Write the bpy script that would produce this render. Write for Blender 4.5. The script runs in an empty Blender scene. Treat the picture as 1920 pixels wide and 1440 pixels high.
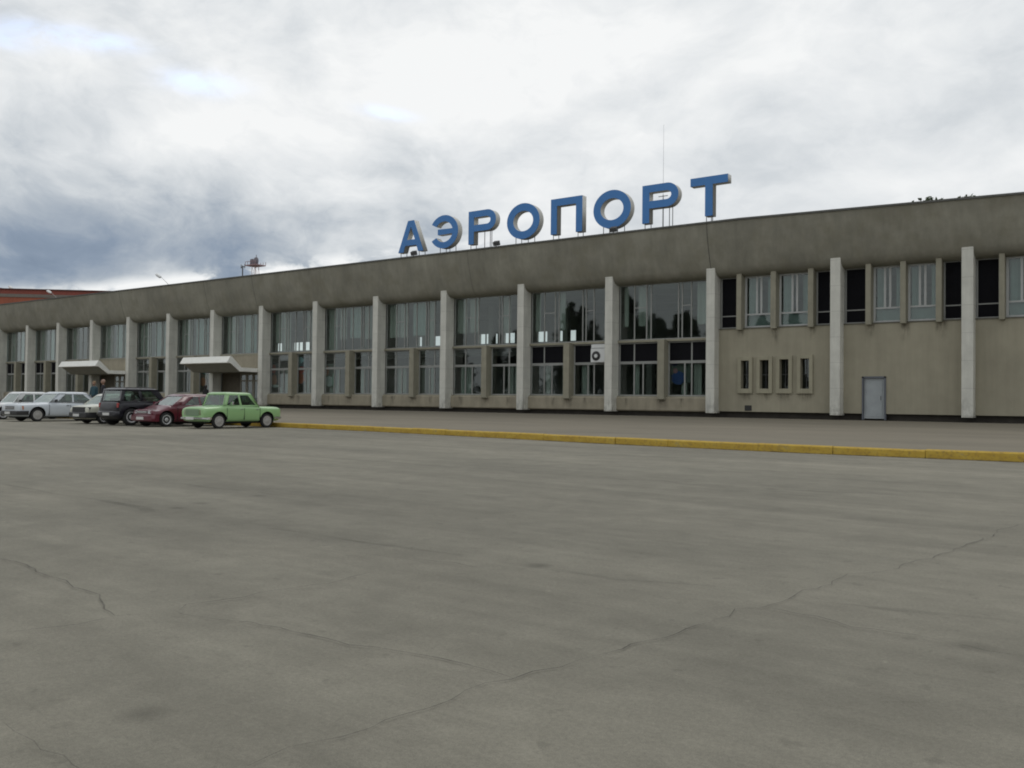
import bpy, bmesh, math, random
from mathutils import Vector, Matrix, noise
R = math.radians
PI = math.pi
sc = bpy.context.scene
C = sc.collection

# ------------------------------------------------------------------ camera
CAM = Vector((18.412, -42.794, 1.25))
FPX, YAW, PITCH, ROLL = 1650.0, 0.6228, 0.01949, 0.01126
_f = Vector((-math.sin(YAW)*math.cos(PITCH), math.cos(YAW)*math.cos(PITCH), math.sin(PITCH)))
_r0 = Vector((math.cos(YAW), math.sin(YAW), 0))
_u0 = _r0.cross(_f)
_r = _r0*math.cos(ROLL) + _u0*math.sin(ROLL)
_u = -_r0*math.sin(ROLL) + _u0*math.cos(ROLL)
cd = bpy.data.cameras.new('camera')
cam = bpy.data.objects.new('camera', cd)
C.objects.link(cam)
m = Matrix((_r, _u, -_f)).transposed().to_4x4()
m.translation = CAM
cam.matrix_world = m
cd.sensor_width = 36
cd.lens = FPX/1920*36
cd.clip_start = 0.1
cd.clip_end = 5000
sc.camera = cam
sc.render.resolution_x = 1024
sc.render.resolution_y = 768

def pray(x, y):
    return (_f*FPX + _r*(x-960) + _u*(720-y)).normalized()
def onZ(x, y, z):
    d = pray(x, y)
    return CAM + d*((z-CAM.z)/d.z)
def onY(x, y, Y):
    d = pray(x, y)
    return CAM + d*((Y-CAM.y)/d.y)

# ------------------------------------------------------------------ view, sky, sun
sc.view_settings.view_transform = 'Standard'
sc.view_settings.look = 'None'
sc.view_settings.exposure = 0.0
sc.view_settings.gamma = 1.0
sc.render.engine = 'CYCLES'
sc.cycles.filter_width = 1.9
sc.cycles.max_bounces = 8
sc.cycles.transparent_max_bounces = 12

SUN_EL, SUN_AZ = 52.0, 205.0        # degrees; azimuth of the sun's place: direction vector below
SKYGAIN = 1.0

class G:
    """tiny helper that writes shader maths"""
    def __init__(s, nt):
        s.nt = nt; s.n = nt.nodes; s.l = nt.links
    def put(s, sock, v):
        if isinstance(v, bpy.types.NodeSocket): s.l.new(v, sock)
        else: sock.default_value = v
    def m(s, op, a, b=0.0, c=None, clamp=False):
        n = s.n.new('ShaderNodeMath'); n.operation = op; n.use_clamp = clamp
        s.put(n.inputs[0], a); s.put(n.inputs[1], b)
        if c is not None: s.put(n.inputs[2], c)
        return n.outputs[0]
    def noise(s, vec, scale, detail=5, rough=.55, dist=0.0, dim='3D'):
        n = s.n.new('ShaderNodeTexNoise'); n.noise_dimensions = dim
        s.put(n.inputs['Vector'], vec); n.inputs['Scale'].default_value = scale
        n.inputs['Detail'].default_value = detail; n.inputs['Roughness'].default_value = rough
        n.inputs['Distortion'].default_value = dist
        return n.outputs[0]
    def ramp(s, f, pts, interp='LINEAR'):
        n = s.n.new('ShaderNodeValToRGB'); cr = n.color_ramp; cr.interpolation = interp
        while len(cr.elements) < len(pts): cr.elements.new(.5)
        for e, (p, c) in zip(cr.elements, pts):
            e.position = p
            e.color = (c, c, c, 1) if not isinstance(c, (tuple, list)) else (*c, 1)
        s.put(n.inputs[0], f)
        return n.outputs[0]
    def mapr(s, v, a, b, c=0.0, d=1.0):
        n = s.n.new('ShaderNodeMapRange'); s.put(n.inputs[0], v)
        for i, q in enumerate((a, b, c, d)): n.inputs[i+1].default_value = q
        return n.outputs[0]
    def mix(s, f, a, b, mode='MIX'):
        n = s.n.new('ShaderNodeMix'); n.data_type = 'RGBA'; n.blend_type = mode
        s.put(n.inputs[0], f)
        for k, v in ((6, a), (7, b)):
            if isinstance(v, (tuple, list)): v = (*v[:3], 1)
            s.put(n.inputs[k], v)
        return n.outputs[2]
    def xyz(s, v):
        n = s.n.new('ShaderNodeSeparateXYZ'); s.put(n.inputs[0], v); return n.outputs
    def comb(s, x, y, z):
        n = s.n.new('ShaderNodeCombineXYZ')
        for i, v in enumerate((x, y, z)): s.put(n.inputs[i], v)
        return n.outputs[0]
    def scale(s, v, k):
        n = s.n.new('ShaderNodeVectorMath'); n.operation = 'MULTIPLY'; s.put(n.inputs[0], v)
        n.inputs[1].default_value = k; return n.outputs[0]

def build_world():
    w = bpy.data.worlds.new('World'); sc.world = w; w.use_nodes = True
    nt = w.node_tree; nt.nodes.clear(); g = G(nt)
    out = nt.nodes.new('ShaderNodeOutputWorld'); bg = nt.nodes.new('ShaderNodeBackground')
    nt.links.new(bg.outputs[0], out.inputs[0]); bg.inputs[1].default_value = 0.1
    tc = nt.nodes.new('ShaderNodeTexCoord'); d = tc.outputs['Generated']
    X, Y, Z = g.xyz(d)
    sky = nt.nodes.new('ShaderNodeTexSky'); sky.sky_type = 'NISHITA'; sky.sun_disc = False
    sky.sun_elevation = R(SUN_EL); sky.sun_rotation = R(SUN_ROT); sky.altitude = 300
    # azimuth measured from the building's normal, and elevation (radians)
    az = g.m('ARCTAN2', X, Y)
    el = g.m('ARCSINE', Z)
    def blob(px, py, rx, ry, k, tilt=0.0):
        v = pray(px, py); a0 = math.atan2(v.x, v.y); e0 = math.asin(v.z)
        u = g.m('SUBTRACT', az, a0); t = g.m('SUBTRACT', el, e0)
        if tilt:
            t = g.m('SUBTRACT', t, g.m('MULTIPLY', u, tilt))
        u = g.m('DIVIDE', u, rx/FPX); t = g.m('DIVIDE', t, ry/FPX)
        q = g.m('ADD', g.m('MULTIPLY', u, u), g.m('MULTIPLY', t, t))
        return g.m('MULTIPLY', g.m('EXPONENT', g.m('MULTIPLY', q, -1.0)), k)
    # cloud shapes: flattened noise on the direction, warped by a softer one
    flat = g.scale(d, (1, 1, 1.75))
    wn = nt.nodes.new('ShaderNodeTexNoise'); g.put(wn.inputs['Vector'], flat)
    wn.inputs['Scale'].default_value = 4.5; wn.inputs['Detail'].default_value = 4
    add = nt.nodes.new('ShaderNodeVectorMath'); add.operation = 'MULTIPLY_ADD'
    g.put(add.inputs[0], wn.outputs['Color']); add.inputs[1].default_value = (.16, .16, .16); g.put(add.inputs[2], flat)
    wv = add.outputs[0]
    n1 = g.noise(wv, 4.6, 3, .5)
    n2 = g.noise(wv, 10.0, 10, .58)
    n3 = g.noise(wv, 34, 8, .6)
    v = g.m('MULTIPLY', g.m('SUBTRACT', n1, .5), .55)
    v = g.m('ADD', v, g.m('MULTIPLY', g.m('SUBTRACT', n2, .5), .80))
    v = g.m('ADD', v, g.m('MULTIPLY', g.m('SUBTRACT', n3, .5), .22))
    v = g.m('MULTIPLY', v, g.mapr(Y, -.3, .15, .25, 1.0))        # calmer cloud sheet on the other side of the sky
    v = g.m('MULTIPLY', v, g.mapr(az, -.75, -.25, 1.0, .70))
    blobs = [(190, 478, 640, 74, -.45, -.02), (640, 405, 260, 45, -.16, .12), (420, 395, 360, 50, -.12, .10),
             (150, 240, 190, 60, -.22, .35), (30, 330, 250, 60, -.10), (650, 315, 240, 30, -.09, .15), (0, 525, 330, 30, -.20), (760, 330, 60, 22, -.14),
             (350, 262, 260, 42, .22, .12), (1000, 110, 420, 130, .26), (100, 100, 200, 60, .06),
             (1150, 195, 150, 35, -.14, .4), (1500, 290, 330, 60, -.05), (1880, 90, 120, 90, -.16), (1180, 300, 160, 25, -.07), (1700, 340, 220, 25, .10),
             (700, 190, 260, 30, .12), (900, 430, 260, 22, -.12), (60, 25, 200, 30, -.08), (1600, 60, 500, 60, .04)]
    acc = None
    for b in blobs:
        o = blob(*b)
        acc = o if acc is None else g.m('ADD', acc, o)
    v = g.m('ADD', g.m('ADD', v, acc), .80)
    # bright broken cloud tops low over the roof on the left
    low = blob(360, 530, 420, 17, 1.0, .17)
    puff = g.m('MULTIPLY', low, g.mapr(n2, .42, .52, 0.0, .75))
    v = g.m('ADD', v, puff)
    cloud = g.ramp(v, [(0.0, (.20, .26, .35)), (.22, (.27, .335, .43)), (.42, (.43, .485, .55)), (.60, (.64, .68, .715)), (.78, (.80, .828, .848)), (1.0, (.955, .968, .97))])
    cl10 = g.mix(1.0, cloud, (9.6, 9.6, 9.6), 'MULTIPLY')
    gap = None
    for b in [(378, 155, 55, 16, 1.0), (725, 212, 40, 9, .9, -.1), (90, 62, 90, 16, .6), (190, 75, 60, 12, .6), (15, 75, 40, 14, .5)]:
        o = blob(*b); gap = o if gap is None else g.m('ADD', gap, o)
    gn = g.m('MULTIPLY', gap, g.mapr(n3, .35, .6, .25, 1.0), clamp=True)
    col = g.mix(g.m('MULTIPLY', gn, .55), cl10, g.mix(1.0, sky.outputs[0], (2.4, 2.4, 2.6), 'MULTIPLY'))
    # the sky right down at and below the horizon: plain pale overcast
    nt.links.new(col, bg.inputs[0])

sun_dir = pray(1000, 60); sun_az = math.atan2(sun_dir.x, sun_dir.y)   # clockwise from +Y
SUN_ROT = math.degrees(sun_az)
sdv = Vector((math.sin(sun_az)*math.cos(R(SUN_EL)), math.cos(sun_az)*math.cos(R(SUN_EL)), math.sin(R(SUN_EL))))
build_world()
sl = bpy.data.lights.new('sun', 'SUN'); sl.energy = 0.5; sl.angle = R(25); sl.color = (1, .96, .9)
so = bpy.data.objects.new('sun', sl); C.objects.link(so)
so.rotation_euler = sdv.to_track_quat('Z', 'Y').to_euler()

# ------------------------------------------------------------------ materials
def srgb(*c):
    return tuple(((v/255)/12.92 if v/255 <= .04045 else ((v/255+.055)/1.055)**2.4) for v in c)
MATS = {}
def mat(name, col, rough=.7, metal=0.0, spec=.5, var=0.0, vscale=3.0, vec=(1, 1, 1), var2=None, bump=0.0, bscale=40, coat=0.0, streak=0.0, tint=None, emit=None):
    if name in MATS: return MATS[name]
    mt = bpy.data.materials.new(name); mt.use_nodes = True; nt = mt.node_tree; g = G(nt)
    b = nt.nodes['Principled BSDF']
    b.inputs['Roughness'].default_value = rough; b.inputs['Metallic'].default_value = metal
    b.inputs['Specular IOR Level'].default_value = spec
    if coat: b.inputs['Coat Weight'].default_value = coat; b.inputs['Coat Roughness'].default_value = .06
    tc = nt.nodes.new('ShaderNodeTexCoord')
    geo = nt.nodes.new('ShaderNodeNewGeometry')
    P = geo.outputs['Position'] if (var2 == 'world') else tc.outputs['Object']
    c = (*col, 1)
    if var:
        n = g.noise(g.scale(P, vec), vscale, 6, .62)
        f = g.mapr(n, .3, .7, 1-var, 1+var)
        c = g.mix(1.0, c, g.comb(f, f, f), 'MULTIPLY')
    if streak:
        n = g.noise(g.scale(P, (1, 1, .07)), 3.1, 7, .65)
        f = g.mapr(n, .35, .68, 1-streak, 1+streak*.7)
        c = g.mix(1.0, c, g.comb(f, f, f), 'MULTIPLY')
    if tint:
        n = g.noise(P, .9, 5, .6)
        c = g.mix(g.mapr(n, .48, .68, 0, .55), c, tint)
    g.put(b.inputs['Base Color'], c)
    if bump:
        n = g.noise(P, bscale, 5, .6)
        bp = nt.nodes.new('ShaderNodeBump'); bp.inputs['Strength'].default_value = bump; bp.inputs['Distance'].default_value = .02
        g.put(bp.inputs['Height'], n); nt.links.new(bp.outputs[0], b.inputs['Normal'])
    MATS[name] = mt
    return mt

def glass_mat(name, tint, refl=1.0, rough=.02, wav=.0015):
    """thin window pane: see-through, tinted, with a fresnel mirror coat of slightly wavy glass"""
    mt = bpy.data.materials.new(name); mt.use_nodes = True; nt = mt.node_tree; nt.nodes.clear(); g = G(nt)
    out = nt.nodes.new('ShaderNodeOutputMaterial')
    tr = nt.nodes.new('ShaderNodeBsdfTransparent'); tr.inputs[0].default_value = (*tint, 1)
    gl = nt.nodes.new('ShaderNodeBsdfGlossy'); gl.inputs['Roughness'].default_value = rough; gl.inputs[0].default_value = (refl*.93, refl, refl*.97, 1)
    fr = nt.nodes.new('ShaderNodeFresnel'); fr.inputs[0].default_value = 1.55
    geo = nt.nodes.new('ShaderNodeNewGeometry')
    n = g.noise(geo.outputs['Position'], 1.1, 3, .5)
    bp = nt.nodes.new('ShaderNodeBump'); bp.inputs['Strength'].default_value = 1.0; bp.inputs['Distance'].default_value = wav
    g.put(bp.inputs['Height'], n)
    nt.links.new(bp.outputs[0], gl.inputs['Normal'])
    mx = nt.nodes.new('ShaderNodeMixShader')
    k = g.m('MULTIPLY', g.m('MULTIPLY', fr.outputs[0], 1.75, clamp=True), g.m('SUBTRACT', 1.0, geo.outputs['Backfacing']))
    nt.links.new(k, mx.inputs[0]); nt.links.new(tr.outputs[0], mx.inputs[1]); nt.links.new(gl.outputs[0], mx.inputs[2])
    nt.links.new(mx.outputs[0], out.inputs[0])
    return mt

M = {}
M['fin'] = mat('pale_plastered_concrete', (.57, .565, .52), .85, var=.10, vscale=1.3, streak=.10, bump=.25, bscale=30)
def add_joints(mt, pitch, w, k):
    nt = mt.node_tree; g = G(nt); b = nt.nodes['Principled BSDF']
    src = b.inputs['Base Color'].links[0].from_socket
    tc = nt.nodes.new('ShaderNodeTexCoord'); X, Y, Z = g.xyz(tc.outputs['Object'])
    fr = g.m('FRACT', g.m('DIVIDE', g.m('ADD', Z, .42), pitch))
    line = g.m('LESS_THAN', fr, w/pitch)
    dirt = g.noise(g.scale(tc.outputs['Object'], (3, 3, 1.5)), 1.6, 6, .65)
    foot = g.m('MULTIPLY', g.mapr(Z, .75, 1.9, 1.0, 0.0), g.mapr(dirt, .42, .62, 0, .45))
    f = g.m('SUBTRACT', g.m('SUBTRACT', 1.0, g.m('MULTIPLY', line, k)), foot)
    g.put(b.inputs['Base Color'], g.mix(1.0, src, g.comb(f, f, g.m('MULTIPLY', f, .98)), 'MULTIPLY'))
add_joints(M['fin'], 1.22, .022, .22)
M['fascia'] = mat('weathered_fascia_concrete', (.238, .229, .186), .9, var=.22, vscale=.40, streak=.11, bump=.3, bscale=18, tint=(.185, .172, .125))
M['wall'] = mat('buff_roughcast', (.300, .277, .208), .9, var=.10, vscale=.7, streak=.08, bump=.35, bscale=35)
M['post'] = mat('buff_concrete_post', (.27, .255, .195), .85, var=.1, vscale=2.5, streak=.10)
M['apron'] = mat('stained_buff_apron', (.29, .26, .195), .9, var=.14, vscale=1.4, streak=.12, bump=.3)
M['plinth'] = mat('dark_plinth', (.045, .040, .033), .9, var=.3, vscale=2)
M['frame'] = mat('grey_window_frame', (.27, .275, .26), .6, var=.08)
M['frame_white'] = mat('white_window_frame', (.42, .43, .42), .55, var=.06)
M['black'] = mat('black_panel', (.006, .006, .008), .75, spec=.12, var=.2)
M['curtain'] = mat('pale_curtain', (.36, .38, .355), .9, var=.12, vscale=2, vec=(3, 3, .3))
M['curtain_teal'] = mat('teal_grey_blind', (.30, .37, .36), .9, var=.08)
M['interior'] = mat('interior_plaster', (.34, .34, .32), .9, var=.15, vscale=.6)
M['floor_in'] = mat('interior_floor', (.10, .095, .085), .6, var=.15)
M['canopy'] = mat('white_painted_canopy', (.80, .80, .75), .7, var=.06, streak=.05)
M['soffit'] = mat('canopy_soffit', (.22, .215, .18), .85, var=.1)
M['door_grey'] = mat('grey_painted_steel_door', (.30, .325, .335), .55, var=.10, vscale=2)
M['roof'] = mat('roof_felt', (.05, .05, .048), .95, var=.2)
M['metal'] = mat('dark_steel', (.08, .08, .08), .6, metal=.3)
M['mast'] = mat('pale_grey_mast', (.42, .43, .44), .6)
M['white_metal'] = mat('white_enamel', (.62, .63, .62), .5)
M['blue_sign'] = mat('blue_sign_face', (.045, .185, .47), .5, var=.06, vscale=1.5)
M['sign_side'] = mat('grey_white_sign_side', (.50, .49, .45), .6, var=.12, vscale=3)
M['glass'] = glass_mat('window_glass', (.80, .85, .83))
M['glass_dark'] = glass_mat('dark_window_glass', (.35, .40, .40))

def asphalt_mat():
    mt = bpy.data.materials.new('worn_asphalt'); mt.use_nodes = True; nt = mt.node_tree; g = G(nt)
    b = nt.nodes['Principled BSDF']; b.inputs['Roughness'].default_value = .88; b.inputs['Specular IOR Level'].default_value = .25
    geo = nt.nodes.new('ShaderNodeNewGeometry'); P = geo.outputs['Position']
    big = g.noise(P, .10, 5, .55, .6)
    # drag marks and old paving lanes running roughly along the front of the building
    rot = nt.nodes.new('ShaderNodeVectorRotate'); rot.rotation_type = 'Z_AXIS'; rot.inputs['Angle'].default_value = R(4)
    g.put(rot.inputs['Vector'], P)
    lanes = g.noise(g.scale(rot.outputs[0], (.07, .75, 1)), 1.0, 7, .62, .35)
    lanes2 = g.noise(g.scale(rot.outputs[0], (.35, 2.4, 1)), 1.0, 6, .6, .5)
    mid = g.noise(P, 1.3, 8, .65, .3)
    fine = g.noise(P, 45, 4, .7)
    grit = g.noise(P, 170, 2, .7)
    f = g.mapr(big, .3, .7, .88, 1.10)
    f = g.m('MULTIPLY', f, g.mapr(lanes, .3, .68, .83, 1.12))
    f = g.m('MULTIPLY', f, g.mapr(lanes2, .3, .7, .93, 1.06))
    f = g.m('MULTIPLY', f, g.mapr(mid, .3, .7, .88, 1.10))
    f = g.m('MULTIPLY', f, g.mapr(fine, .25, .75, .82, 1.17))
    f = g.m('MULTIPLY', f, g.mapr(grit, .2, .8, .74, 1.26))
    pat = g.noise(g.scale(P, (1, 1.5, 1)), 3.2, 9, .72, .4)
    f = g.m('MULTIPLY', f, g.mapr(pat, .32, .68, .90, 1.09))
    sp = g.noise(P, 7.0, 3, .5)
    f = g.m('MULTIPLY', f, g.mapr(sp, .64, .72, 1.0, .84))     # small dark spots and pocks
    f = g.m('MULTIPLY', f, g.mapr(sp, .30, .24, 1.0, 1.22))    # pale worn stones
    # oil spots
    vo = nt.nodes.new('ShaderNodeTexVoronoi'); vo.inputs['Scale'].default_value = .55
    g.put(vo.inputs['Vector'], P)
    spot = g.mapr(vo.outputs['Distance'], .02, .075, .72, 1.0)
    f = g.m('MULTIPLY', f, spot)
    base = g.mix(g.mapr(big, .4, .62), (.204, .193, .156), (.224, .210, .169))
    g.put(b.inputs['Base Color'], g.mix(1.0, base, g.comb(f, f, f), 'MULTIPLY'))
    bp = nt.nodes.new('ShaderNodeBump'); bp.inputs['Strength'].default_value = .5; bp.inputs['Distance'].default_value = .01
    g.put(bp.inputs['Height'], g.m('ADD', fine, grit)); nt.links.new(bp.outputs[0], b.inputs['Normal'])
    return mt
M['asphalt'] = asphalt_mat()
M['walk'] = mat('worn_forecourt_paving', (.178, .157, .117), .9, var=.14, vscale=.5, vec=(.35, 1.4, 1), var2='world', bump=.3, bscale=20)

def crack_mat():
    mt = bpy.data.materials.new('asphalt_crack'); mt.use_nodes = True; nt = mt.node_tree; g = G(nt)
    b = nt.nodes['Principled BSDF']; b.inputs['Base Color'].default_value = (.035, .033, .028, 1); b.inputs['Roughness'].default_value = 1
    geo = nt.nodes.new('ShaderNodeNewGeometry')
    n = g.noise(geo.outputs['Position'], 2.3, 5, .65)
    g.put(b.inputs['Alpha'], g.mapr(n, .36, .62, .10, .72))
    return mt
M['crack'] = crack_mat()
def seam_mat():
    mt = bpy.data.materials.new('old_paving_seam'); mt.use_nodes = True; nt = mt.node_tree; g = G(nt)
    b = nt.nodes['Principled BSDF']; b.inputs['Base Color'].default_value = (.06, .058, .05, 1); b.inputs['Roughness'].default_value = 1
    geo = nt.nodes.new('ShaderNodeNewGeometry')
    n = g.noise(g.scale(geo.outputs['Position'], (.4, 1.6, 1)), 1.3, 6, .65)
    g.put(b.inputs['Alpha'], g.mapr(n, .42, .70, .0, .26))
    return mt
M['seam'] = seam_mat()

# ------------------------------------------------------------------ mesh helpers
class MB:
    def __init__(s): s.v = []; s.f = []; s.mi = []
    def add(s, vs, fs, mi=0):
        o = len(s.v); s.v += [tuple(v) for v in vs]
        for f in fs: s.f.append(tuple(i+o for i in f)); s.mi.append(mi)
    def box(s, x0, x1, y0, y1, z0, z1, mi=0):
        s.add([(x0, y0, z0), (x1, y0, z0), (x1, y1, z0), (x0, y1, z0), (x0, y0, z1), (x1, y0, z1), (x1, y1, z1), (x0, y1, z1)],
              [(0, 3, 2, 1), (4, 5, 6, 7), (0, 1, 5, 4), (1, 2, 6, 5), (2, 3, 7, 6), (3, 0, 4, 7)], mi)
    def prism_x(s, prof, x0, x1, mi=0):
        """closed (y,z) profile swept along x"""
        n = len(prof)
        s.add([(x0, y, z) for y, z in prof]+[(x1, y, z) for y, z in prof],
              [tuple(range(n)), tuple(range(2*n-1, n-1, -1))]+[(i, i+n, (i+1) % n+n, (i+1) % n) for i in range(n)], mi)
    def tube(s, p, q, r, n=8, r2=None, mi=0):
        p = Vector(p); q = Vector(q); r2 = r if r2 is None else r2
        d = (q-p).normalized(); a = d.orthogonal().normalized(); b = d.cross(a)
        vs = []
        for c, rr in ((p, r), (q, r2)):
            for i in range(n):
                t = 2*PI*i/n; vs.append(c+a*math.cos(t)*rr+b*math.sin(t)*rr)
        s.add(vs, [(i, (i+1) % n, (i+1) % n+n, i+n) for i in range(n)]+[tuple(range(n-1, -1, -1)), tuple(range(n, 2*n))], mi)
    def lathe(s, prof, n=24, axis='x', c=(0, 0, 0), mi=0, close=True):
        """(a, r) profile turned round an axis through c"""
        vs = []
        for a, r in prof:
            for i in range(n):
                t = 2*PI*i/n; u, w = r*math.cos(t), r*math.sin(t)
                vs.append((c[0]+a, c[1]+u, c[2]+w) if axis == 'x' else ((c[0]+u, c[1]+a, c[2]-w) if axis == 'y' else (c[0]+u, c[1]+w, c[2]+a)))
        fs = []
        k = len(prof)
        for j in range(k-1):
            for i in range(n): fs.append((j*n+i, (j+1)*n+i, (j+1)*n+(i+1) % n, j*n+(i+1) % n))
        if close:
            fs.append(tuple(range(n-1, -1, -1))); fs.append(tuple(range((k-1)*n, k*n)))
        s.add(vs, fs, mi)
    def mesh(s, name, mats, smooth=0):
        me = bpy.data.meshes.new(name); me.from_pydata(s.v, [], s.f)
        for mm in (mats if isinstance(mats, (list, tuple)) else [mats]): me.materials.append(mm)
        for p, i in zip(me.polygons, s.mi): p.material_index = i
        bm = bmesh.new(); bm.from_mesh(me); bmesh.ops.recalc_face_normals(bm, faces=bm.faces); bm.to_mesh(me); bm.free()
        if smooth:
            for p in me.polygons: p.use_smooth = True
            me.set_sharp_from_angle(angle=R(smooth))
        return me
    def build(s, name, mats, parent=None, smooth=0, bevel=0.0):
        o = bpy.data.objects.new(name, s.mesh(name, mats, smooth)); C.objects.link(o)
        if parent: o.parent = parent
        if bevel:
            b = o.modifiers.new('bevel', 'BEVEL'); b.width = bevel; b.segments = 2; b.limit_method = 'ANGLE'
        return o
def empty(name, loc=(0, 0, 0), rz=0.0):
    o = bpy.data.objects.new(name, None); C.objects.link(o); o.location = loc; o.rotation_euler = (0, 0, rz)
    o.empty_display_size = .3
    return o
def tag(o, label=None, cat=None, group=None, kind=None):
    if label: o['label'] = label
    if cat: o['category'] = cat
    if group: o['group'] = group
    if kind: o['kind'] = kind
    return o
def link_mesh(name, me, parent=None):
    o = bpy.data.objects.new(name, me); C.objects.link(o)
    if parent: o.parent = parent
    return o

# ------------------------------------------------------------------ ground
g_ = MB(); g_.add([(-900, -900, 0), (900, -900, 0), (900, 1200, 0), (-900, 1200, 0)], [(0, 1, 2, 3)])
tag(g_.build('asphalt_ground', M['asphalt']), kind='structure')

KERB = [(-130, -17.4), (-30, -17.4), (-12.3, -17.55), (-6.1, -17.95), (-.3, -18.75), (4.8, -19.6), (8.2, -19.9), (11.3, -20.1), (16.2, -19.9), (40, -19.4), (70, -19.2)]
def kerb_y(x):
    for (a, ya), (b, yb) in zip(KERB, KERB[1:]):
        if a <= x <= b: return ya+(yb-ya)*(x-a)/(b-a)
    return KERB[-1][1]
def build_walk():
    b = MB(); xs = [-130]+[x*2.0 for x in range(-60, 36)]
    rows = []
    for x in xs:
        ky = kerb_y(x)+.16
        rows.append([(x, ky, .185), (x, ky+2.5, .24), (x, -6, .44), (x, -.6, .53), (x, 16, .53)])
    vs = [p for r in rows for p in r]; n = 5
    fs = [(i*n+j, (i+1)*n+j, (i+1)*n+j+1, i*n+j+1) for i in range(len(rows)-1) for j in range(n-1)]
    b.add(vs, fs)
    tag(b.build('pavement', M['walk'], smooth=30), kind='structure')
    # kerb stones
    random.seed(3)
    k = MB(); x = -70.0
    while x < 60:
        L = 1.5+random.random()*1.5
        x1 = x+L-.010
        dz = random.uniform(-.008, .008); dy = random.uniform(-.015, .015)
        y0, y1 = kerb_y(x)+dy, kerb_y(x1)+dy+random.uniform(-.01, .01)
        w = .18; z1 = .205+dz; z2 = z1+random.uniform(-.008, .008)
        ch = .035
        A = [(x, y0, -.05), (x, y0, z1-ch), (x, y0+ch, z1), (x, y0+w, z1), (x, y0+w, -.05)]
        B = [(x1, y1, -.05), (x1, y1, z2-ch), (x1, y1+ch, z2), (x1, y1+w, z2), (x1, y1+w, -.05)]
        k.add(A+B, [(0, 1, 2, 3, 4), (9, 8, 7, 6, 5)]+[(i, i+5, (i+1) % 5+5, (i+1) % 5) for i in range(5)])
        x = x1+.010
    ym = bpy.data.materials.new('worn_yellow_kerb_paint'); ym.use_nodes = True; nt = ym.node_tree; g = G(nt)
    bb = nt.nodes['Principled BSDF']; bb.inputs['Roughness'].default_value = .7
    geo = nt.nodes.new('ShaderNodeNewGeometry'); P = geo.outputs['Position']
    n1 = g.noise(g.scale(P, (1, 2, 2)), 2.2, 7, .68); n2 = g.noise(P, 14, 5, .6)
    c = g.mix(g.mapr(n1, .35, .65), (.42, .265, .030), (.52, .36, .050))
    c = g.mix(g.mapr(n2, .50, .70, 0, .60), c, (.20, .13, .05))
    c = g.mix(g.mapr(n1, .60, .72, 0, .6), c, (.24, .21, .15))
    g.put(bb.inputs['Base Color'], c)
    tag(k.build('kerb', ym), kind='structure')
build_walk()

def ribbon(pts, width, mt, name, z=.006, jit=.05, seg=.10, seed=1):
    random.seed(seed)
    P = [onZ(x, y, 0) for x, y in pts]
    path = []
    for a, b in zip(P, P[1:]):
        L = (b-a).length; n = max(1, int(L/seg))
        for i in range(n):
            t = i/n; q = a.lerp(b, t)
            s = (b-a).normalized(); nn = Vector((-s.y, s.x, 0))
            path.append(q+nn*(noise.noise(Vector((q.x*1.7, q.y*1.7, seed)))*jit*1.6+noise.noise(Vector((q.x*6, q.y*6, seed+3)))*jit*1.0))
    path.append(P[-1])
    mb = MB(); vs = []
    for i, q in enumerate(path):
        a = path[max(0, i-1)]; b = path[min(len(path)-1, i+1)]
        s = (b-a).normalized(); nn = Vector((-s.y, s.x, 0))
        w = width*(.13+.40*abs(noise.noise(Vector((q.x*3, q.y*3, 7+seed)))))
        if i in (0, len(path)-1): w *= .2
        vs += [(q.x+nn.x*w, q.y+nn.y*w, z), (q.x-nn.x*w, q.y-nn.y*w, z)]
    mb.add(vs, [(2*i, 2*i+1, 2*i+3, 2*i+2) for i in range(len(path)-1)])
    return mb.build(name, mt)
def gutter():
    mb = MB(); vs = []; xs = [-40+.5*k for k in range(180)]
    for k, x in enumerate(xs):
        y = kerb_y(x); w = .10+.16*abs(noise.noise(Vector((x*.9, 3, 1))))
        vs += [(x, y+.02, .013), (x, y-w, .013)]
    mb.add(vs, [(2*i, 2*i+1, 2*i+3, 2*i+2) for i in range(len(xs)-1)])
    tag(mb.build('gutter_dirt', M['crack']), kind='structure')
gutter()
cracks = [
 ([(460, 1440), (540, 1403), (640, 1385), (690, 1368), (800, 1330), (880, 1300), (960, 1277), (1010, 1265), (1080, 1240), (1180, 1210), (1280, 1180), (1360, 1157), (1380, 1145), (1430, 1143), (1500, 1115), (1560, 1098), (1600, 1080), (1650, 1073), (1750, 1045), (1850, 1008), (1920, 983)], .016),
 ([(325, 1147), (340, 1155), (440, 1166), (520, 1180), (600, 1202), (650, 1216), (740, 1222), (820, 1240), (880, 1252), (968, 1277)], .018),
 ([(-10, 1050), (60, 1070), (120, 1085), (145, 1103), (185, 1125), (215, 1158), (270, 1155)], .022),
 ([(-10, 1192), (60, 1182), (215, 1158)], .014),
 ([(5, 1358), (60, 1395), (140, 1440), (190, 1470)], .016),
 ([(1430, 1143), (1530, 1160), (1600, 1178), (1750, 1203), (1850, 1222), (1930, 1236)], .016),
 ([(325, 1147), (350, 1137), (420, 1127), (520, 1110), (620, 1098), (700, 1075)], .014),
 ([(770, 1050), (850, 1058), (930, 1072)], .02)]
for i, (p, w) in enumerate(cracks):
    tag(ribbon(p, w, M['crack'], 'asphalt_crack', z=.009+.0006*i, seed=i+1), kind='structure')
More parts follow.
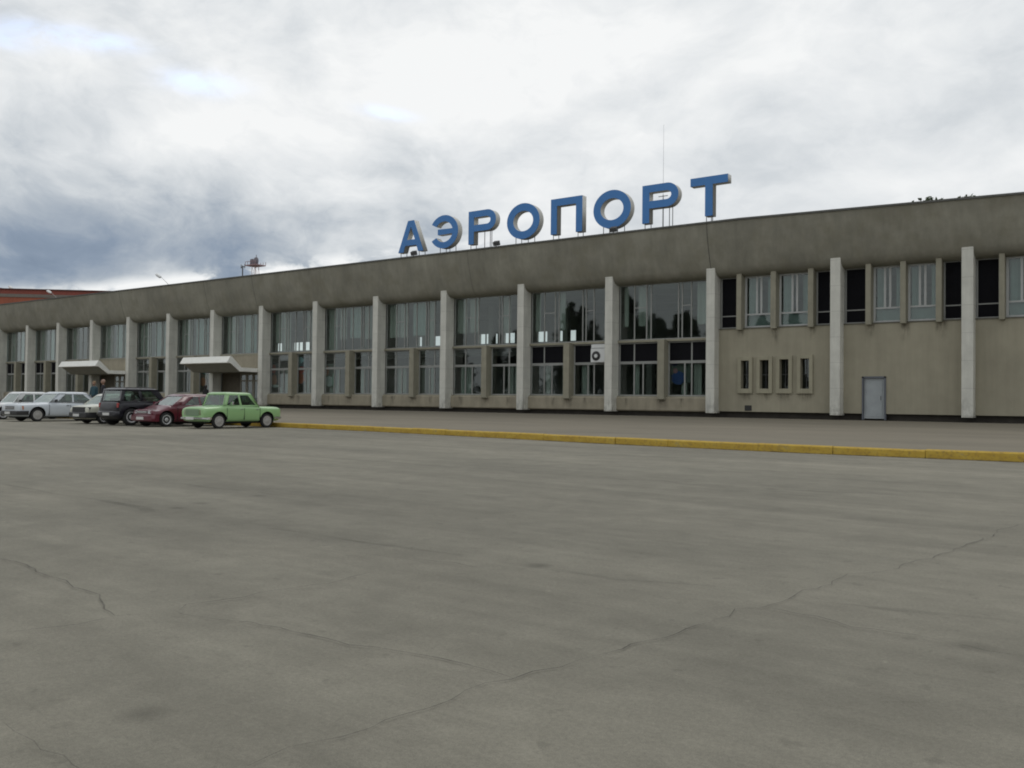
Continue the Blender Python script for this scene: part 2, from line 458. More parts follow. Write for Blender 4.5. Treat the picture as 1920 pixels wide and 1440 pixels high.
seams = [
 ([(-10, 908), (150, 932), (300, 963), (430, 985), (560, 999), (690, 1018), (850, 1040), (1000, 1060), (1160, 1085), (1340, 1100)], .22),
 ([(600, 995), (660, 1006), (720, 1018)], .16),
 ([(1530, 1128), (1700, 1147), (1930, 1168)], .16),
 ([(620, 1032), (750, 1045), (900, 1072), (1050, 1090)], .16),
 ([(1650, 1310), (1760, 1325), (1930, 1350)], .12),
 ([(300, 905), (520, 928), (560, 934)], .30),
 ([(500, 850), (900, 880), (1400, 915), (1930, 940)], .35)]
for i, (p, w) in enumerate(seams):
    tag(ribbon(p, w, M['seam'], 'paving_seam', z=.004+.0006*i, jit=.12, seg=.5, seed=30+i), kind='structure')

# ------------------------------------------------------------------ terminal building
B = empty('terminal_building', (0, 0, 0))
tag(B, 'long grey two storey airport terminal with leaning concrete fascia and pale fins', 'building')
FX = {i: (i-13)*6.0 for i in range(-1, 14)}
FX[14] = 6.28; FX[15] = 11.916; FX[16] = 17.9; FX[17] = 23.9; FX[18] = 29.9
XL, XR = -90.0, 30.4
FW = .47
def ztop(x):
    return 10.47 if x < 2 else max(10.12, 10.47-.30*(x-2)/12.3)
prof = [(-.60, 1.0), (-.50, .78), (-.36, .50), (-.18, .22)]
def fascia_prof(x):
    zt = ztop(x); p = [(-.60, zt), (-.52, 9.95), (-.37, 9.35), (-.18, 8.72), (0.0, 8.23), (.12, 8.02), (.30, 7.87), (.55, 7.79), (.95, 7.77)]
    return p
def build_fascia():
    xs = [XL]+[FX[i]+.2 for i in sorted(FX) if XL < FX[i] < XR]+[XR]
    xs = sorted(set(xs+[2.0, 14.3])); b = MB(); n = 9
    inner = [(.95, 8.4), (0.2, zt0 := 10.3)]
    vs = []
    for x in xs: vs += [(x, y, z) for y, z in fascia_prof(x)]
    b.add(vs, [(i*n+j, (i+1)*n+j, (i+1)*n+j+1, i*n+j+1) for i in range(len(xs)-1) for j in range(n-1)])
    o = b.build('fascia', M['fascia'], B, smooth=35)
    c = MB()      # coping along the roof edge
    for a, d in zip(xs, xs[1:]):
        za, zd = ztop(a), ztop(d)
        c.add([(a, -.66, za-.02), (a, -.66, za+.07), (a, .1, za+.07), (a, .1, za-.02), (d, -.66, zd-.02), (d, -.66, zd+.07), (d, .1, zd+.07), (d, .1, zd-.02)],
              [(0, 1, 5, 4), (1, 2, 6, 5), (2, 3, 7, 6), (3, 0, 4, 7)])
    c.build('roof_coping', mat('dark_coping', (.10, .10, .092), .8, var=.2), B)
    for x, seed in ((FX[4]-.25, 1), (FX[6]-.1, 2), (FX[7]-.15, 3), (FX[13]+.25, 4), (FX[10]+2.6, 5), (FX[15]+2.9, 6)):
        j = MB(); w = .022 if seed < 5 else .012
        vs = []
        for k, (y, z) in enumerate(fascia_prof(x)):
            vs += [(x-w, y-.004, z-.003), (x+w, y-.004, z-.003)]
        j.add(vs, [(2*i, 2*i+1, 2*i+3, 2*i+2) for i in range(8)])
        j.build('expansion_joint', mat('joint_sealant', (.10, .098, .08), .9, var=.3), B)
    r = MB(); r.box(XL, XR, .1, 14.6, 9.9, 10.1); r.build('roof', M['roof'], B)
    r = MB(); r.box(XL, XR, .96, 14.2, 7.80, 7.95); r.build('ceiling', M['interior'], B)
build_fascia()
for i in sorted(FX):
    if FX[i] > XR: continue
    b = MB(); b.prism_x([(0, .75), (0, 8.3), (.80, 8.3), (.80, .75)], FX[i], FX[i]+FW)
    # set in the wall by 5 cm; fine recess between cladding slabs
    o = b.build('fin', M['fin'], B, bevel=.015)
# plinth, end walls, back wall with a strip of high windows
b = MB(); b.box(XL, XR, .92, 1.2, .3, .86); b.build('plinth', M['plinth'], B)
for a_, c_ in ((XL, XL+.3), (XR-.3, XR)):
    b = MB(); b.box(a_, c_, .96, 14.2, .3, 7.74); b.box(a_, c_, .0, 14.6, 7.74, 10.2); b.build('end_wall', M['wall'], B)
b = MB(); b.box(XL, XR, 14.2, 14.5, .3, 5.9); b.box(XL, XR, 14.2, 14.5, 6.72, 10.0)
x = XL
random.seed(11)
for a, d in [(-90, -51.4), (-49.9, -48.9), (-46.2, -32.6), (-29.8, -25.9), (-24.0, -23.4), (-22.3, -20.2), (-19.2, -18.2), (-16.6, 30)]:
    b.box(a, d, 14.2, 14.5, 5.9, 6.72)
b.build('rear_wall', M['interior'], B)
x = -51.2
while x < -16.7:
    b = MB(); b.box(x, x+.10, 14.22, 14.3, 5.9, 6.72); x += .62+random.random()*.3
    b.build('clerestory_mullion', M['frame'], B)
b = MB(); b.box(XL+.3, XR-.3, 1.0, 14.2, .7, .85); b.build('ground_floor', M['floor_in'], B)
b = MB(); b.box(XL+.3, XR-.3, 4.2, 14.2, 4.25, 4.5); b.build('gallery_floor', M['floor_in'], B)
for i in range(0, 17):
    b = MB(); b.box(FX[i]+.05, FX[i]+.42, 5.0, 5.4, .85, 7.8); b.build('inner_column', M['interior'], B)
b = MB(); b.box(.5, .7, 1.2, 14.2, .85, 7.8); b.build('partition_wall', M['interior'], B)

def window(name, x0, x1, z0, z1, y, vbars, hbars, t=.06, fm='frame', pane='glass', depth=.07, vlow=None):
    """frame with a see-through pane as sub-part; vbars/hbars absolute coordinates"""
    f = MB()
    f.box(x0, x1, y, y+depth, z1-t, z1); f.box(x0, x1, y, y+depth, z0, z0+t)
    f.box(x0, x0+t, y, y+depth, z0+t, z1-t); f.box(x1-t, x1, y, y+depth, z0+t, z1-t)
    for v in vbars: f.box(v-t/2, v+t/2, y+.003, y+depth-.003, (z0+t) if vlow is None else vlow, z1-t)
    for h in hbars:
        if isinstance(h, tuple): hz, a, c = h
        else: hz, a, c = h, x0+t, x1-t
        f.box(a, c, y+.006, y+depth-.006, hz-t*.4, hz+t*.4)
    fo = f.build(name, M[fm], B)
    p = MB(); yy = y+depth*.5
    p.box(x0+t*.5, x1-t*.5, yy-.004, yy+.004, z0+t*.5, z1-t*.5)
    p.build('pane', M[pane], fo)
    return fo

def curtain(parent, x0, x1, z0, z1, y, mt='curtain', seed=0, amp=.05):
    b = MB(); n = max(6, int((x1-x0)/.06)); vs = []
    for i in range(n+1):
        x = x0+(x1-x0)*i/n
        yy = y+amp*math.sin(x*19+seed)+amp*.6*math.sin(x*7.3+seed*2)
        vs += [(x, yy, z0), (x, yy, z1)]
    b.add(vs, [(2*i, 2*i+2, 2*i+3, 2*i+1) for i in range(n)])
    b.build('curtain', M[mt], parent, smooth=60)

random.seed(21)
SMALLBAR = 6.5
for i in range(-1, 13):
    x0, x1 = FX[i]+FW, FX[i+1]
    door_bay = i in (3, 6)
    # ---- upper window
    zb = 4.70
    vb = [x0+.93, x0+1.68, x0+1.95, x0+2.75, x0+3.58, x0+3.80, x0+4.33, x0+4.95] if i < 10 else [x0+.93, x0+1.68, x0+1.95, x0+3.58, x0+3.80, x0+4.33]
    k4 = 5 if i < 10 else 4
    hb = [(SMALLBAR, vb[k4], vb[k4+1]), (SMALLBAR, vb[0], vb[1])]
    w = window('upper_window', x0, x1, zb, 7.80, .86, vb, hb, t=.065, fm='frame')
    # blinds and curtains behind it
    if i <= 6:
        segs = [(x0+.15, x0+1.5, 'curtain'), (x0+2.0, x0+3.7, 'curtain_teal'), (x0+4.2, x1-.1, 'curtain_teal')]
        if i == 2: segs = [(x0+.2, x0+1.2, 'curtain'), (x1-1.2, x1-.1, 'curtain')]
    elif i <= 10:
        segs = [(x0+.1, x0+.8, 'curtain'), (x0+1.0, x0+1.8, 'curtain'), (x0+3.6, x0+4.2, 'curtain')]
        if i in (8, 9): segs += [(x0+2.2, x0+3.3, 'curtain_teal')]
    elif i == 11: segs = [(x0+.1, x0+.5, 'curtain'), (x0+1.75, x0+2.2, 'curtain'), (x1-.6, x1-.1, 'curtain')]
    else: segs = [(x0+.1, x0+.5, 'curtain'), (x0+1.0, x0+1.5, 'curtain'), (x1-.9, x1-.1, 'curtain')]
    for a, c, mt in segs:
        low = 4.8 if (i <= 6 or random.random() < .3) else 5.45+random.random()*.15
        curtain(w, a+random.uniform(-.1, .1), c+random.uniform(-.1, .1), low, 7.72, 1.18, mt, seed=i*3+a)
    # ledge below the upper window
    l = MB(); l.box(x0, x1, .66, .95, 4.58, 4.70); l.build('ledge', M['post'], B)
    if door_bay:
        l = MB(); l.box(x0, x1, .70, .90, 3.22, 4.58); l.build('spandrel_panel', M['apron'], B)
        # entrance screen: brown wall panel and a run of glazed doors
        l = MB(); l.box(x0, x0+2.3, .9, 1.05, .53, 3.22); l.build('entrance_wall', mat('brown_timber_lining', (.075, .062, .040), .7, var=.2), B)
        xa = x0+2.3
        nd = 4; wd = (x1-xa)/nd
        for k in range(nd):
            d = MB(); X0 = xa+k*wd; X1 = X0+wd-.02
            d.box(X0, X0+.12, .88, .96, .53, 3.2); d.box(X1-.12, X1, .88, .96, .53, 3.2)
            d.box(X0+.12, X1-.12, .88, .96, 3.05, 3.2); d.box(X0+.12, X1-.12, .88, .96, 2.55, 2.66); d.box(X0+.12, X1-.12, .88, .96, .53, .78)
            do = d.build('entrance_door', mat('pale_timber_door', (.22, .205, .16), .6, var=.1), B)
            q = MB(); q.box(X0+.1, X1-.1, .915, .925, .7, 3.1); q.build('pane', M['glass_dark'], do)
            q = MB(); q.tube((X1-.18, .84, 1.35), (X1-.18, .84, 1.75), .018); q.build('handle', M['metal'], do)
        l = MB(); l.box(x0, x1, .2, .9, .45, .56); l.build('doorstep', M['apron'], B)
        continue
    # ---- lower storey: mid post, two windows, apron
    xm = x0+2.62
    l = MB(); l.prism_x([(.30, 1.45), (.30, 4.66), (.95, 4.66), (.95, 1.62), (.45, 1.38)], xm, xm+.40); l.build('mid_post', M['post'], B, bevel=.012)
    a = MB(); a.prism_x([(.55, .86), (.55, 1.50), (.60, 1.56), (.95, 1.56), (.95, .80), (.60, .80)], x0, x1); a.build('apron_wall', M['apron'], B)
    s = MB(); s.box(x0, x1, .64, .93, 1.56, 1.615); s.build('window_sill', M['post'], B)
    blackband = i in (-1, 0, 1, 11, 12)
    for k, (a0, a1, vv) in enumerate(((x0, xm, x0+.95), (xm+.40, x1, x1-1.15))):
        fr = MB()
        f2 = window('band_window', a0, a1, 3.46, 4.58, .84, [vv], [], t=.075, pane='black' if blackband else 'glass')
        f1 = window('lower_window', a0, a1, 1.615, 3.46, .84, [vv, (vv+.55 if k == 0 else vv-.4)], [], t=.075)
        # half drawn curtains and things behind the low windows
        for q in range(random.choice((1, 2, 2))):
            cx = random.uniform(a0+.2, a1-.7)
            curtain(f1, cx, cx+random.uniform(.25, .6), 1.7, 3.4, 1.2, 'curtain', seed=i+k+q)

def stain_mat():
    mt = bpy.data.materials.new('rusty_water_stain'); mt.use_nodes = True; nt = mt.node_tree; g = G(nt)
    b = nt.nodes['Principled BSDF']; b.inputs['Base Color'].default_value = (.075, .062, .040, 1); b.inputs['Roughness'].default_value = .95
    tc = nt.nodes.new('ShaderNodeTexCoord'); P = tc.outputs['Object']; gx, gy, gz_ = g.xyz(tc.outputs['Generated'])
    n = g.noise(g.scale(P, (1, 1, .25)), 9.0, 6, .65)
    fade = g.m('MULTIPLY', g.m('MULTIPLY', gz_, g.m('MULTIPLY', g.m('MULTIPLY', gx, g.m('SUBTRACT', 1.0, gx)), 4.0)), .60)
    g.put(b.inputs['Alpha'], g.m('MULTIPLY', fade, g.mapr(n, .38, .66, 0, 1)))
    return mt
M['stain'] = stain_mat()
def stain(x0, x1, y, z0, z1):
    b = MB(); b.add([(x0, y, z0), (x1, y, z0), (x1, y, z1), (x0, y, z1)], [(0, 1, 2, 3)]); b.build('water_stain', M['stain'], B)
random.seed(5)
for i in range(-1, 13):
    if i in (3, 6): continue
    xm = FX[i]+FW+2.62
    stain(xm-.18, xm+.55, .545, .90, 1.50)
    a = FX[i]+FW+random.uniform(.3, 1.8); stain(a, a+random.uniform(.2, .5), .545, .88, 1.50)
    a = FX[i]+FW+random.uniform(3.3, 4.8); stain(a, a+random.uniform(.2, .5), .545, .88, 1.50)
for a, c in ((1.4, 1.9), (3.2, 3.65), (5.05, 5.5), (7.7, 8.2), (9.2, 9.75), (10.7, 11.3)):
    stain(a, c, .595, 5.08-random.uniform(.5, 1.2), 5.08)
for a, c in ((1.5, 2.3), (2.5, 3.3), (3.5, 4.35), (4.5, 5.4)):
    stain(a, c, .594, 1.35, 1.80)
# ---- solid bays on the right
def solid_bay(i, x0, x1, posts, holes, door=None):
    w = MB(); zb, zt = .85, 5.08
    # wall pieced round its openings, butted end to end
    xs = sorted({x0, x1}.union({h[0] for h in holes}).union({h[1] for h in holes}).union(set(door[:2]) if door else set()))
    for a, c in zip(xs, xs[1:]):
        mid = (a+c)/2
        hh = [h for h in holes if h[0] < mid < h[1]]
        if hh:
            h = hh[0]; w.box(a, c, .60, .96, zb, h[2]); w.box(a, c, .60, .96, h[3], zt)
        elif door and door[0] < mid < door[1]:
            w.box(a, c, .60, .96, door[2], zt)
        else: w.box(a, c, .60, .96, zb, zt)
    w.build('wall', M['wall'], B)
    s = MB(); s.box(x0, x1, .56, .9, zt, zt+.05); s.build('window_sill', mat('stained_sill', (.12, .115, .09), .9, var=.2), B)
    edges = [x0]+[v for p in posts for v in p]+[x1]
    for a, c in posts:
        l = MB(); l.prism_x([(.30, 5.02), (.30, 8.0), (.95, 8.0), (.95, 5.02)], a, c); l.build('window_post', M['post'], B, bevel=.012)
    for k in range(0, len(edges), 2):
        a, c = edges[k], edges[k+1]
        if k == 0 or k == len(edges)-2:
            window('side_window', a, c, 5.13, 7.80, .84, [], [5.78], t=.07, pane='black')
        else:
            mid = (a+c)/2
            f = window('casement_window', a, c, 5.13, 7.80, .84, [mid-.13, mid+.10], [5.82], t=.10, fm='frame_white', vlow=5.84)
            curtain(f, a+.1, mid-.2, 5.2, 7.7, 1.2, 'curtain_teal', seed=a)
            curtain(f, mid+.3, c-.1, 5.2, 7.7, 1.2, 'curtain_teal', seed=c)
            p = MB(); p.box(a+.1, c-.1, 1.0, 1.03, 5.2, 5.76); p.build('lower_panel', mat('teal_glass_panel', (.17, .21, .205), .4, var=.12), f)
holes1 = [(1.69, 2.11, 2.02, 3.45), (2.68, 3.13, 2.02, 3.46), (3.68, 4.13, 2.02, 3.48), (4.72, 5.14, 2.02, 3.50)]
solid_bay(13, FX[13]+FW, FX[14], [(1.51, 1.77), (3.28, 3.55), (5.13, 5.39)], holes1)
solid_bay(14, FX[14]+FW, FX[15], [(7.81, 8.05), (9.33, 9.57), (10.83, 11.07)], [], door=(7.68, 8.60, 2.60))
solid_bay(15, FX[15]+FW, FX[16], [(13.33, 13.55), (15.0, 15.24), (16.6, 16.84)], [])
solid_bay(16, FX[16]+FW, FX[17], [(19.6, 19.84), (21.1, 21.34), (22.6, 22.84)], [])
solid_bay(17, FX[17]+FW, FX[18], [(25.6, 25.84), (27.1, 27.34), (28.6, 28.84)], [])
for a, c, z0, z1 in holes1:
    f = MB(); o = .18
    f.box(a-o, a, .50, .62, z0-o-.06, z1+o); f.box(c, c+o, .50, .62, z0-o-.06, z1+o)
    f.box(a, c, .50, .62, z1, z1+o); f.box(a, c, .50, .62, z0-o-.06, z0)
    fo = f.build('slit_window', mat('buff_window_surround', (.30, .28, .205), .85, var=.08, streak=.08), B, bevel=.01)
    p = MB(); p.box(a, c, .88, .90, z0, z1); p.build('pane', M['glass_dark'], fo)
    p = MB(); p.box(a+.19, a+.22, .84, .88, z0, z1); p.box(a, c, .845, .875, z0+.7, z0+.73); p.build('glazing_bar', M['metal'], fo)
    curtain(fo, a+.02, a+.14, z0, z1, 1.1, 'curtain', seed=a)
# service door
d = MB(); d.box(7.68, 8.60, .66, .72, .62, 2.52); d.box(7.78, 8.50, .645, .66, .72, 2.42)
do = d.build('service_door', M['door_grey'], B, bevel=.006)
d = MB(); d.box(7.61, 7.68, .55, .75, .56, 2.60); d.box(8.60, 8.67, .55, .75, .56, 2.60); d.box(7.61, 8.67, .55, .75, 2.52, 2.60)
d.build('door_frame', mat('dark_blue_grey_frame', (.10, .11, .13), .6), do)
d = MB(); d.tube((8.44, .62, 1.5), (8.44, .62, 1.68), .014); d.tube((8.44, .62, 1.5), (8.44, .66, 1.5), .01); d.tube((8.44, .62, 1.68), (8.44, .66, 1.68), .01); d.build('handle', M['metal'], do)
d = MB(); d.box(1.88, 2.24, .585, .60, .90, 1.17)
v = d.build('vent_opening', mat('dark_vent', (.02, .02, .018), .9), B)
d = MB()
for k in range(4): d.box(1.90, 2.22, .572, .584, .94+k*.055, .96+k*.055)
d.build('louvre', M['metal'], v)

# ---- entrance canopies
def canopy(x0, x1):
    top = [(-2.5, 4.33), (-1.42, 3.50), (.68, 3.50)]
    bot = [(.68, 3.22), (-1.55, 3.22), (-2.5, 3.80)]
    mb = MB()
    # raised outer slab runs the whole length, its inner side slopes down to the low slab that meets the wall
    prof = [(-2.72, 3.83), (-2.72, 3.87), (-2.42, 4.33), (-2.3, 4.33), (-1.42, 3.52), (.68, 3.50), (.68, 3.22), (-1.55, 3.22), (-2.38, 3.80)]
    mb.prism_x(prof, x0, x1)
    o = mb.build('entrance_canopy', M['canopy'], B, bevel=.02)
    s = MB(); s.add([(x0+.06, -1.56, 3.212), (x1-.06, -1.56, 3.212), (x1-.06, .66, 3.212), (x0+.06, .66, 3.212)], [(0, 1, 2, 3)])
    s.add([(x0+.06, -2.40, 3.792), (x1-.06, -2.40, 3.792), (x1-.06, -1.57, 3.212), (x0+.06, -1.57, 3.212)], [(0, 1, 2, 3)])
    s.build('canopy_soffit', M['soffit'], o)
    return o
canopy(-41.9, -36.06)
canopy(-60.2, -54.06)

# ------------------------------------------------------------------ sign letters
def poly_letter(ch):
    """outlines in a 2.1 m high box; first outline is the body, others are holes"""
    H = 2.06; S = .43
    def arc(cx, cz, rx, rz, a0, a1, n=28):
        return [(cx+rx*math.cos(R(a0+(a1-a0)*i/n)), cz+rz*math.sin(R(a0+(a1-a0)*i/n))) for i in range(n+1)]
    if ch == 'О':
        return 2.36, [arc(1.18, H/2, 1.18, H/2+.04, 0, 354, 47), arc(1.18, H/2, .73, H/2-.42, 0, 354, 47)]
    if ch == 'П':
        return 2.13, [[(0, 0), (.42, 0), (.42, H-.42), (1.71, H-.42), (1.71, 0), (2.13, 0), (2.13, H), (0, H)]]
    if ch == 'Т':
        return 2.06, [[(.82, 0), (1.24, 0), (1.24, H-.42), (2.06, H-.42), (2.06, H), (0, H), (0, H-.42), (.82, H-.42)]]
    if ch == 'Р':
        r = .64; cz = H-r
        body = [(0, 0), (.42, 0), (.42, H-2*r)]+arc(1.46, cz, .66, r, -90, 90, 20)+[(0, H)]
        hole = [(.42, H-2*r+.40)]+arc(1.42, cz, .29, r-.40, -90, 90, 14)+[(.42, H-.40)]
        return 2.12, [body, hole]
    if ch == 'А':
        return 2.2, [[(0, 0), (.46, 0), (.60, .42), (1.60, .42), (1.74, 0), (2.2, 0), (1.36, H), (.84, H)], [(.74, .80), (1.46, .80), (1.10, H-.40)]]
    if ch == 'Э':
        cx = 1.12; rz = H/2+.03; rx = 1.16
        out = arc(cx, H/2, rx, rz, 150, -150, 44)
        inn = arc(cx, H/2, rx-.43, rz-.40, -148, -14, 18)
        inn2 = arc(cx, H/2, rx-.43, rz-.40, 14, 148, 18)
        xr = cx+(rx-.43)*math.cos(R(14))
        mid = [(.62, H/2-.18), (.62, H/2+.18)]
        return 2.28, [out+inn+mid+inn2]
letters = [('А', -21.73, 'leftmost blue letter А on the roof edge, pointed, standing on thin posts'),
           ('Э', -18.93, 'blue letter Э open to the left, second in the roof sign'),
           ('Р', -15.80, 'blue letter Р between the Э and the first О of the roof sign'),
           ('О', -12.83, 'blue ring letter О left of the П in the roof sign'),
           ('П', -9.67, 'blue square arch letter П in the roof sign between two round letters'),
           ('О', -6.80, 'blue ring letter О right of the П in the roof sign'),
           ('Р', -3.73, 'blue letter Р next to the Т, thin mast showing behind it'),
           ('Т', -.92, 'rightmost blue letter Т at the end of the roof sign')]
legs = {'А': (.15, .45, 1.75, 2.05), 'Э': (.75, 1.05, 1.55, 1.85), 'Р': (.12, .36, 1.20, 1.45, 1.75), 'О': (.6, .85, 1.5, 1.8), 'П': (.12, .34, 1.8, 2.0), 'Т': (.86, 1.03, 1.20)}
ZL = 10.99 - .02
for ch, x, lab in letters:
    w, outl = poly_letter(ch)
    L = empty('sign_letter', (x, 0, 10.1)); tag(L, lab, 'sign letter', 'big blue letters standing on the terminal roof')
    for nm, y0, y1, mt, inset in (('letter_face', 0.0, .03, M['blue_sign'], 0), ('letter_casing', .0305, .46, M['sign_side'], 0)):
        cu = bpy.data.curves.new('tmp', 'CURVE'); cu.dimensions = '2D'; cu.fill_mode = 'BOTH'; cu.extrude = (y1-y0)/2
        for pl in outl:
            sp = cu.splines.new('POLY'); sp.points.add(len(pl)-1); sp.use_cyclic_u = True
            for p_, (a, c) in zip(sp.points, pl): p_.co = (a, c, 0, 1)
        oc = bpy.data.objects.new('tmp', cu)
        C.objects.link(oc)
        bpy.context.view_layer.update()
        me = bpy.data.meshes.new_from_object(oc.evaluated_get(bpy.context.evaluated_depsgraph_get()))
        bpy.data.objects.remove(oc)
        me.transform(Matrix.Translation((0, (y0+y1)/2, ZL-10.1)) @ Matrix.Rotation(PI/2, 4, 'X'))
        me.materials.clear(); me.materials.append(mt); me.name = nm
        o = link_mesh(nm, me, L)
    for k, lx in enumerate(legs[ch]):
        t = MB(); top = {'Р': .9 if lx > 1 else .1, 'О': .35, 'Э': .3}.get(ch, .1)
        yy = .12 if k % 2 == 0 else .36
        t.tube((lx, yy, -.05), (lx, yy, ZL-10.1+top), .022, 6)
        t.build('support_post', M['metal'], L)

# ------------------------------------------------------------------ things on and behind the roof
def floodlight(px, py, lab):
    p = onY(px, py, -.35); f = empty('floodlight', (p.x, p.y, ztop(p.x)+.07)); tag(f, lab, 'floodlight', 'floodlights lighting the roof sign')
    b = MB(); b.tube((0, 0, 0), (0, 0, .12), .03); b.box(-.12, .12, -.06, .06, .0, .03); b.build('bracket', M['metal'], f)
    b = MB(); b.prism_x([(-.02, .08), (-.10, .30), (.10, .42), (.20, .14)], -.20, .20); b.build('lamp_housing', M['metal'], f, bevel=.02)
    b = MB(); b.prism_x([(.105, .415), (.195, .165), (.21, .17), (.12, .42)], -.17, .17); b.build('lamp_glass', mat('lamp_lens', (.3, .3, .3), .2), f)
floodlight(775, 479, 'small dark floodlight on the roof edge under the letter А')
floodlight(930, 460, 'small dark floodlight on the roof edge between the Р and first О')
floodlight(1150, 435, 'small dark floodlight on the roof edge under the second О')

ma = onY(1243, 430, 5.0)
f = empty('lightning_mast', (ma.x, 5.0, 10.1)); tag(f, 'tall thin mast rising behind the second letter Р', 'mast')
b = MB(); b.tube((0, 0, 0), (0, 0, 3.6), .045, 8, .035); b.build('lower_pole', M['mast'], f)
b = MB(); b.tube((0, 0, 3.6), (0, 0, onY(1243, 240, 5.0).z-10.1+.2), 0.012, 6, .006); b.build('upper_rod', M['mast'], f)
b = MB(); b.box(-.5, .5, -.03, .03, 3.2, 3.25); b.box(-.3, .3, -.03, .03, 3.5, 3.54)
b.build('crossarm', M['mast'], f)

p = onY(455, 500, 5.0)
f = empty('roof_antenna', (p.x, 5.0, 10.1)); tag(f, 'short grey antenna pole on the roof left of the red lattice tower', 'antenna')
b = MB(); b.tube((0, 0, 0), (0, 0, p.z-10.1+.1), .05, 8); b.build('pole', M['metal'], f)
b = MB(); b.box(-.22, .30, -.05, .05, p.z-10.1-.05, p.z-10.1+.0); b.tube((.28, 0, p.z-10.1-.15), (.28, 0, p.z-10.1+.2), .03); b.tube((-.2, 0, p.z-10.1-.15), (-.2, 0, p.z-10.1+.2), .03); b.build('antenna_head', M['metal'], f)

# distant red and white lattice tower with a dish platform
tw = onY(479, 490, 45.0)
f = empty('lattice_tower', (tw.x, 45.0, 0)); tag(f, 'distant pink and dark tower with dishes showing above the roof', 'tower')
red = mat('hazed_red_white_steel', (.66, .56, .57), .7, var=.1)  # steel paled: distance haze is put into the colour
H = tw.z
b = MB()
for sx in (-1, 1):
    for sy in (-1, 1):
        b.tube((sx*1.1, sy*1.1, 0), (sx*.35, sy*.35, H-.7), .045, 6)
for k in range(12):
    z0, z1 = k*(H-.9)/12, (k+1)*(H-.9)/12; w0 = 1.1-.75*k/12; w1 = 1.1-.75*(k+1)/12
    for s in (-1, 1):
        b.tube((-w0, s*w0, z0), (w1, s*w1, z1), .02, 5); b.tube((s*w0, w0, z0), (s*w1, -w1, z1), .02, 5)
b.build('lattice_mast', red, f)
b = MB(); b.box(-1.25, 1.25, -1.0, 1.0, H-.75, H-.60)
for s in (-1.2, -.6, 0, .6, 1.2): b.tube((s, -1, H-.6), (s, -1, H-.1), .04, 5); b.tube((s, 1, H-.6), (s, 1, H-.1), .04, 5)
b.box(-1.2, 1.2, -1.03, -.97, H-.15, H-.08); b.build('platform', mat('dark_red_steel', (.30, .20, .21), .7), f)
b = MB(); b.lathe([(0, .0), (.02, .45), (.12, .62), (.16, .64)], 20, 'y', (.55, -.5, H-.05)); b.lathe([(0, .5), (.9, .5), (1.0, .3)], 14, 'z', (-.5, 0, H-.6)); b.tube((.2, 0, H-.6), (.2, 0, H+1.0), .05); b.build('dish', mat('dark_dish', (.16, .15, .17), .7), f, smooth=40)

# street lamps behind the terminal, only their heads clear the roof
def lamp(px, py, bx, by, lab, Y=17.0):
    h = onY(px, py, Y); q = onY(bx, by, Y)
    f = empty('street_lamp', (q.x+.2, Y, 0)); tag(f, lab, 'street lamp', 'street lamps behind the terminal roof')
    dx = h.x-q.x-.2
    b = MB(); b.tube((0, 0, 0), (0, 0, q.z-.1), .10, 10, .04); b.tube((0, 0, q.z-.1), (dx*.8, 0, h.z-.12), .03, 8, .02); b.build('pole', mat('pale_lamp_pole', (.30, .30, .29), .6), f)
    b = MB(); u = Vector((dx, 0, h.z-q.z)).normalized(); c = Vector((dx, 0, h.z))
    prof_ = [(-.52, .08), (-.38, .20), (0, .24), (.35, .20), (.50, .06)]
    b.lathe(prof_, 14, 'x', (0, 0, 0))
    me = b.mesh('lamp_head', M['white_metal'], 40)
    me.transform(Matrix.Translation(c) @ Matrix.Rotation(-math.atan2(u.z, u.x), 4, 'Y') @ Matrix.Diagonal((1, 1, .7, 1)))
    link_mesh('lamp_head', me, f)
lamp(297, 517, 315, 533, 'street lamp head above the bare roof edge, its arm leaning left')
lamp(92, 547, 108, 560, 'street lamp head in front of the red building, the one on the right')
lamp(20, 539, 34, 552, 'street lamp head in front of the red building, the one on the left')

